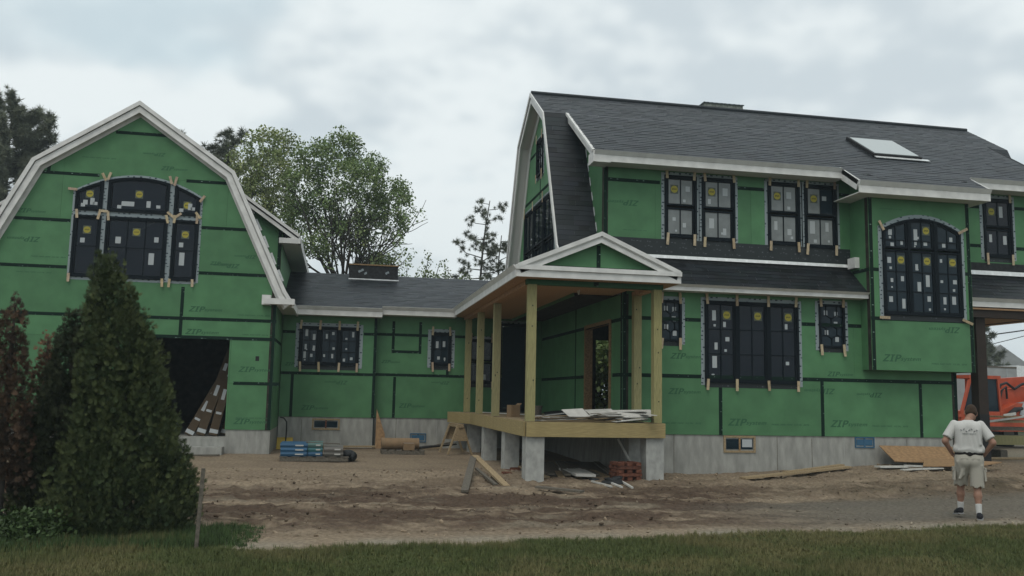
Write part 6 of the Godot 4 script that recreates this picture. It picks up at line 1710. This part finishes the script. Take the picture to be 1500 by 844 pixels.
	var eyes := Mb.new(); eyes.col = Color(0.02, 0.02, 0.02)
	for s in [-1.0, 1.0]: eyes.ball(hp.call(s * 0.032, 0.004, -0.096), Vector3(0.010, 0.006, 0.006), 5, 7)
	obj("eyes", eyes, M.skin, P)
	var hair := Mb.new()
	nets(hair, [[hp.call(0, 0.035, 0.03), hp.call(0, 0.05, -0.03), 0.092, 0.084, Vector3(0.93, 1, 1)], [hp.call(-0.04, -0.015, 0.055), hp.call(0.04, -0.015, 0.055), 0.052, 0.052]], 0.007, 0.008, func(_p): return Color(0.075, 0.050, 0.034) * rf(0.85, 1.15), func(p):
		var q: Vector3 = hb.inverse() * (p - head)
		return maxf(-(q.y + 0.055), -(q.y * 0.9 + q.z + 0.035)))
	obj("hair", hair, M.cloth, P)
	# tee shirt
	var white := Color(0.86, 0.85, 0.81)
	var shirt := Mb.new()
	var cl := func(p: Vector3) -> float:
		return maxf(0.985 - p.y, p.y - 1.475 + 0.25 * maxf(0.0, absf(p.x - 0.02) - 0.09) + 0.2 * maxf(0.0, -p.z - 0.06))
	var tb := [[v.call(-0.085, 0.97, 0), v.call(-0.09, 1.33, 0.0), 0.118, 0.124], [v.call(0.085, 0.97, 0), v.call(0.09, 1.33, 0.0), 0.118, 0.124], [v.call(0, 1.0, 0.005), v.call(0, 1.36, 0.01), 0.115, 0.115], [v.call(-0.09, 1.34, -0.015), shL, 0.10, 0.064], [v.call(0.09, 1.34, -0.015), shR, 0.10, 0.064], [v.call(0, 1.38, -0.02), neck, 0.1, 0.075],
		[v.call(-0.17, 1.04, 0.02), v.call(0.17, 1.04, 0.02), 0.07, 0.07]]
	# folds run from the shoulders to the waist
	for q in [[-0.10, 1.30, -0.13, 1.05], [-0.02, 1.30, 0.03, 1.06], [0.06, 1.28, 0.10, 1.04], [0.12, 1.32, 0.16, 1.12], [-0.15, 1.02, 0.0, 1.05], [0.03, 1.03, 0.16, 1.01]]:
		tb.append([v.call(q[0], q[1], 0.105), v.call(q[2], q[3], 0.098), 0.022, 0.026])
	nets(shirt, tb, 0.014, 0.012, func(_p): return white, cl)
	for s in [-1.0, 1.0]:
		var sh: Vector3 = shL if s < 0 else shR
		var el: Vector3 = elL if s < 0 else elR
		var e2 := sh.lerp(el, 0.80)
		var ax := (el - sh).normalized()
		nets(shirt, [[sh, e2, 0.070, 0.080]], 0.014, 0.01, func(_p): return white, func(p): return (p - e2).dot(ax))
	var so := obj("tee_shirt", shirt, M.cloth, P)
	# faint print between the shoulders
	var pr := Mb.new(); pr.col = Color(0.22, 0.23, 0.25)
	for i in 7:
		var x := (i - 3) * 0.038
		pr.box(Vector3(x, 1.325 + 0.018 * sin(i * 2.1), 0.136 - 0.10 * x * x), Vector3(0.026, 0.007, 0.012), Basis(Vector3(0, 0, 1), 0.7 * (1 if i % 2 else -1)))
	pr.col = Color(0.45, 0.46, 0.46)
	for i in 9: pr.box(Vector3((i - 4) * 0.022, 1.275, 0.135), Vector3(0.015, 0.008, 0.012))
	obj("back_print", pr, M.cloth, so)
	# belt, shorts with cargo pocket
	var belt := Mb.new(); belt.col = Color(0.02, 0.018, 0.017)
	nets(belt, [[v.call(-0.085, 0.9, 0), v.call(-0.085, 1.06, 0), 0.126, 0.126], [v.call(0.085, 0.9, 0), v.call(0.085, 1.06, 0), 0.126, 0.126], [v.call(0, 0.9, 0.005), v.call(0, 1.06, 0.005), 0.12, 0.12]], 0.012, 0.010, func(_p): return Color(0.02, 0.018, 0.017), func(p): return absf(p.y - 0.972) - 0.030)
	obj("belt", belt, M.cloth, P)
	var khaki := Color(0.68, 0.64, 0.55)
	var shorts := Mb.new()
	var kl := hipL.lerp(kneL, 1.06); var kr := hipR.lerp(kneR, 1.06)
	var sb := [[v.call(-0.085, 0.90, 0.0), v.call(-0.085, 0.99, 0), 0.128, 0.118], [v.call(0.085, 0.90, 0.0), v.call(0.085, 0.99, 0), 0.128, 0.118], [v.call(-0.075, 0.86, 0.035), v.call(-0.07, 0.93, 0.025), 0.105, 0.10], [v.call(0.075, 0.86, 0.035), v.call(0.07, 0.93, 0.025), 0.105, 0.10],
		[hipL + Vector3(-0.005, -0.05, 0.01), kl, 0.112, 0.104], [hipR + Vector3(0.005, -0.05, 0.01), kr, 0.112, 0.104]]
	for q in [[-0.06, 0.83, -0.15, 0.60], [0.05, 0.84, 0.14, 0.60], [0.17, 0.80, 0.10, 0.62], [-0.18, 0.85, -0.10, 0.66]]:
		sb.append([v.call(q[0], q[1], 0.085), v.call(q[2], q[3], 0.03), 0.020, 0.024])
	nets(shorts, sb, 0.014, 0.010, func(_p): return khaki, func(p): return maxf(p.y - 0.992, (0.485 if p.x < 0 else 0.475) - p.y + 0.015 * sin(p.x * 60.0)))
	var sho := obj("cargo_shorts", shorts, M.cloth, P)
	for s in [-1.0, 1.0]:
		var pk := Mb.new(); pk.col = khaki * 0.93
		pk.box(Vector3(s * 0.222, 0.66, -0.02 - (0.05 if s < 0 else 0.0)), Vector3(0.03, 0.17, 0.15), Basis(Vector3(0, 0, 1), s * 0.05)); pk.col = khaki * 0.85; pk.box(Vector3(s * 0.232, 0.74, -0.02 - (0.05 if s < 0 else 0.0)), Vector3(0.03, 0.05, 0.155), Basis(Vector3(0, 0, 1), s * 0.05))
		obj("cargo_pocket", pk, M.cloth, sho)
		pk = Mb.new(); pk.col = khaki * 0.9; pk.box(Vector3(s * 0.085, 0.90, 0.133), Vector3(0.11, 0.02, 0.012)); obj("back_pocket", pk, M.cloth, sho)
	# socks and shoes
	for s in [-1.0, 1.0]:
		var an: Vector3 = ankL if s < 0 else ankR
		var kn: Vector3 = kneL if s < 0 else kneR
		var up := an.lerp(kn, 0.36)
		var sk := Mb.new(); var ax := (kn - an).normalized()
		nets(sk, [[an - ax * 0.02, up, 0.041, 0.050]], 0.008, 0.006, func(_p): return Color(0.85, 0.85, 0.82), func(p): return (p - up).dot(ax))
		obj("sock", sk, M.cloth, P)
		var sm := Mb.new()
		var toe := Vector3(-0.05 if s < 0 else 0.045, 0, -0.185)
		var sole := an.y - 0.055
		var f := Vector3(an.x, sole, an.z)
		var lift := Vector3(0, 0.035 if s < 0 else 0.0, 0.0)
		nets(sm, [[f + Vector3(0, 0.02, 0.045) + lift, f + toe * 0.35 + Vector3(0, 0.02, 0) + lift * 0.6, 0.038, 0.042], [f + toe * 0.35 + Vector3(0, 0.02, 0) + lift * 0.6, f + toe + Vector3(0, 0.012, 0), 0.043, 0.034], [f + Vector3(0, 0.05, 0.02) + lift, f + toe * 0.4 + Vector3(0, 0.035, 0), 0.038, 0.034]], 0.008, 0.010, func(_p): return Color(0.028, 0.030, 0.036), func(p): return f.y - 0.012 - p.y)
		var shoe := obj("shoe", sm, M.cloth, P)
		var so2 := Mb.new(); so2.col = Color(0.42, 0.42, 0.42)
		so2.bar(f + Vector3(0, -0.016, 0.08) + lift, f + toe * 1.12 + Vector3(0, -0.018, 0), 0.082, 0.018)
		obj("sole", so2, M.cloth, shoe)
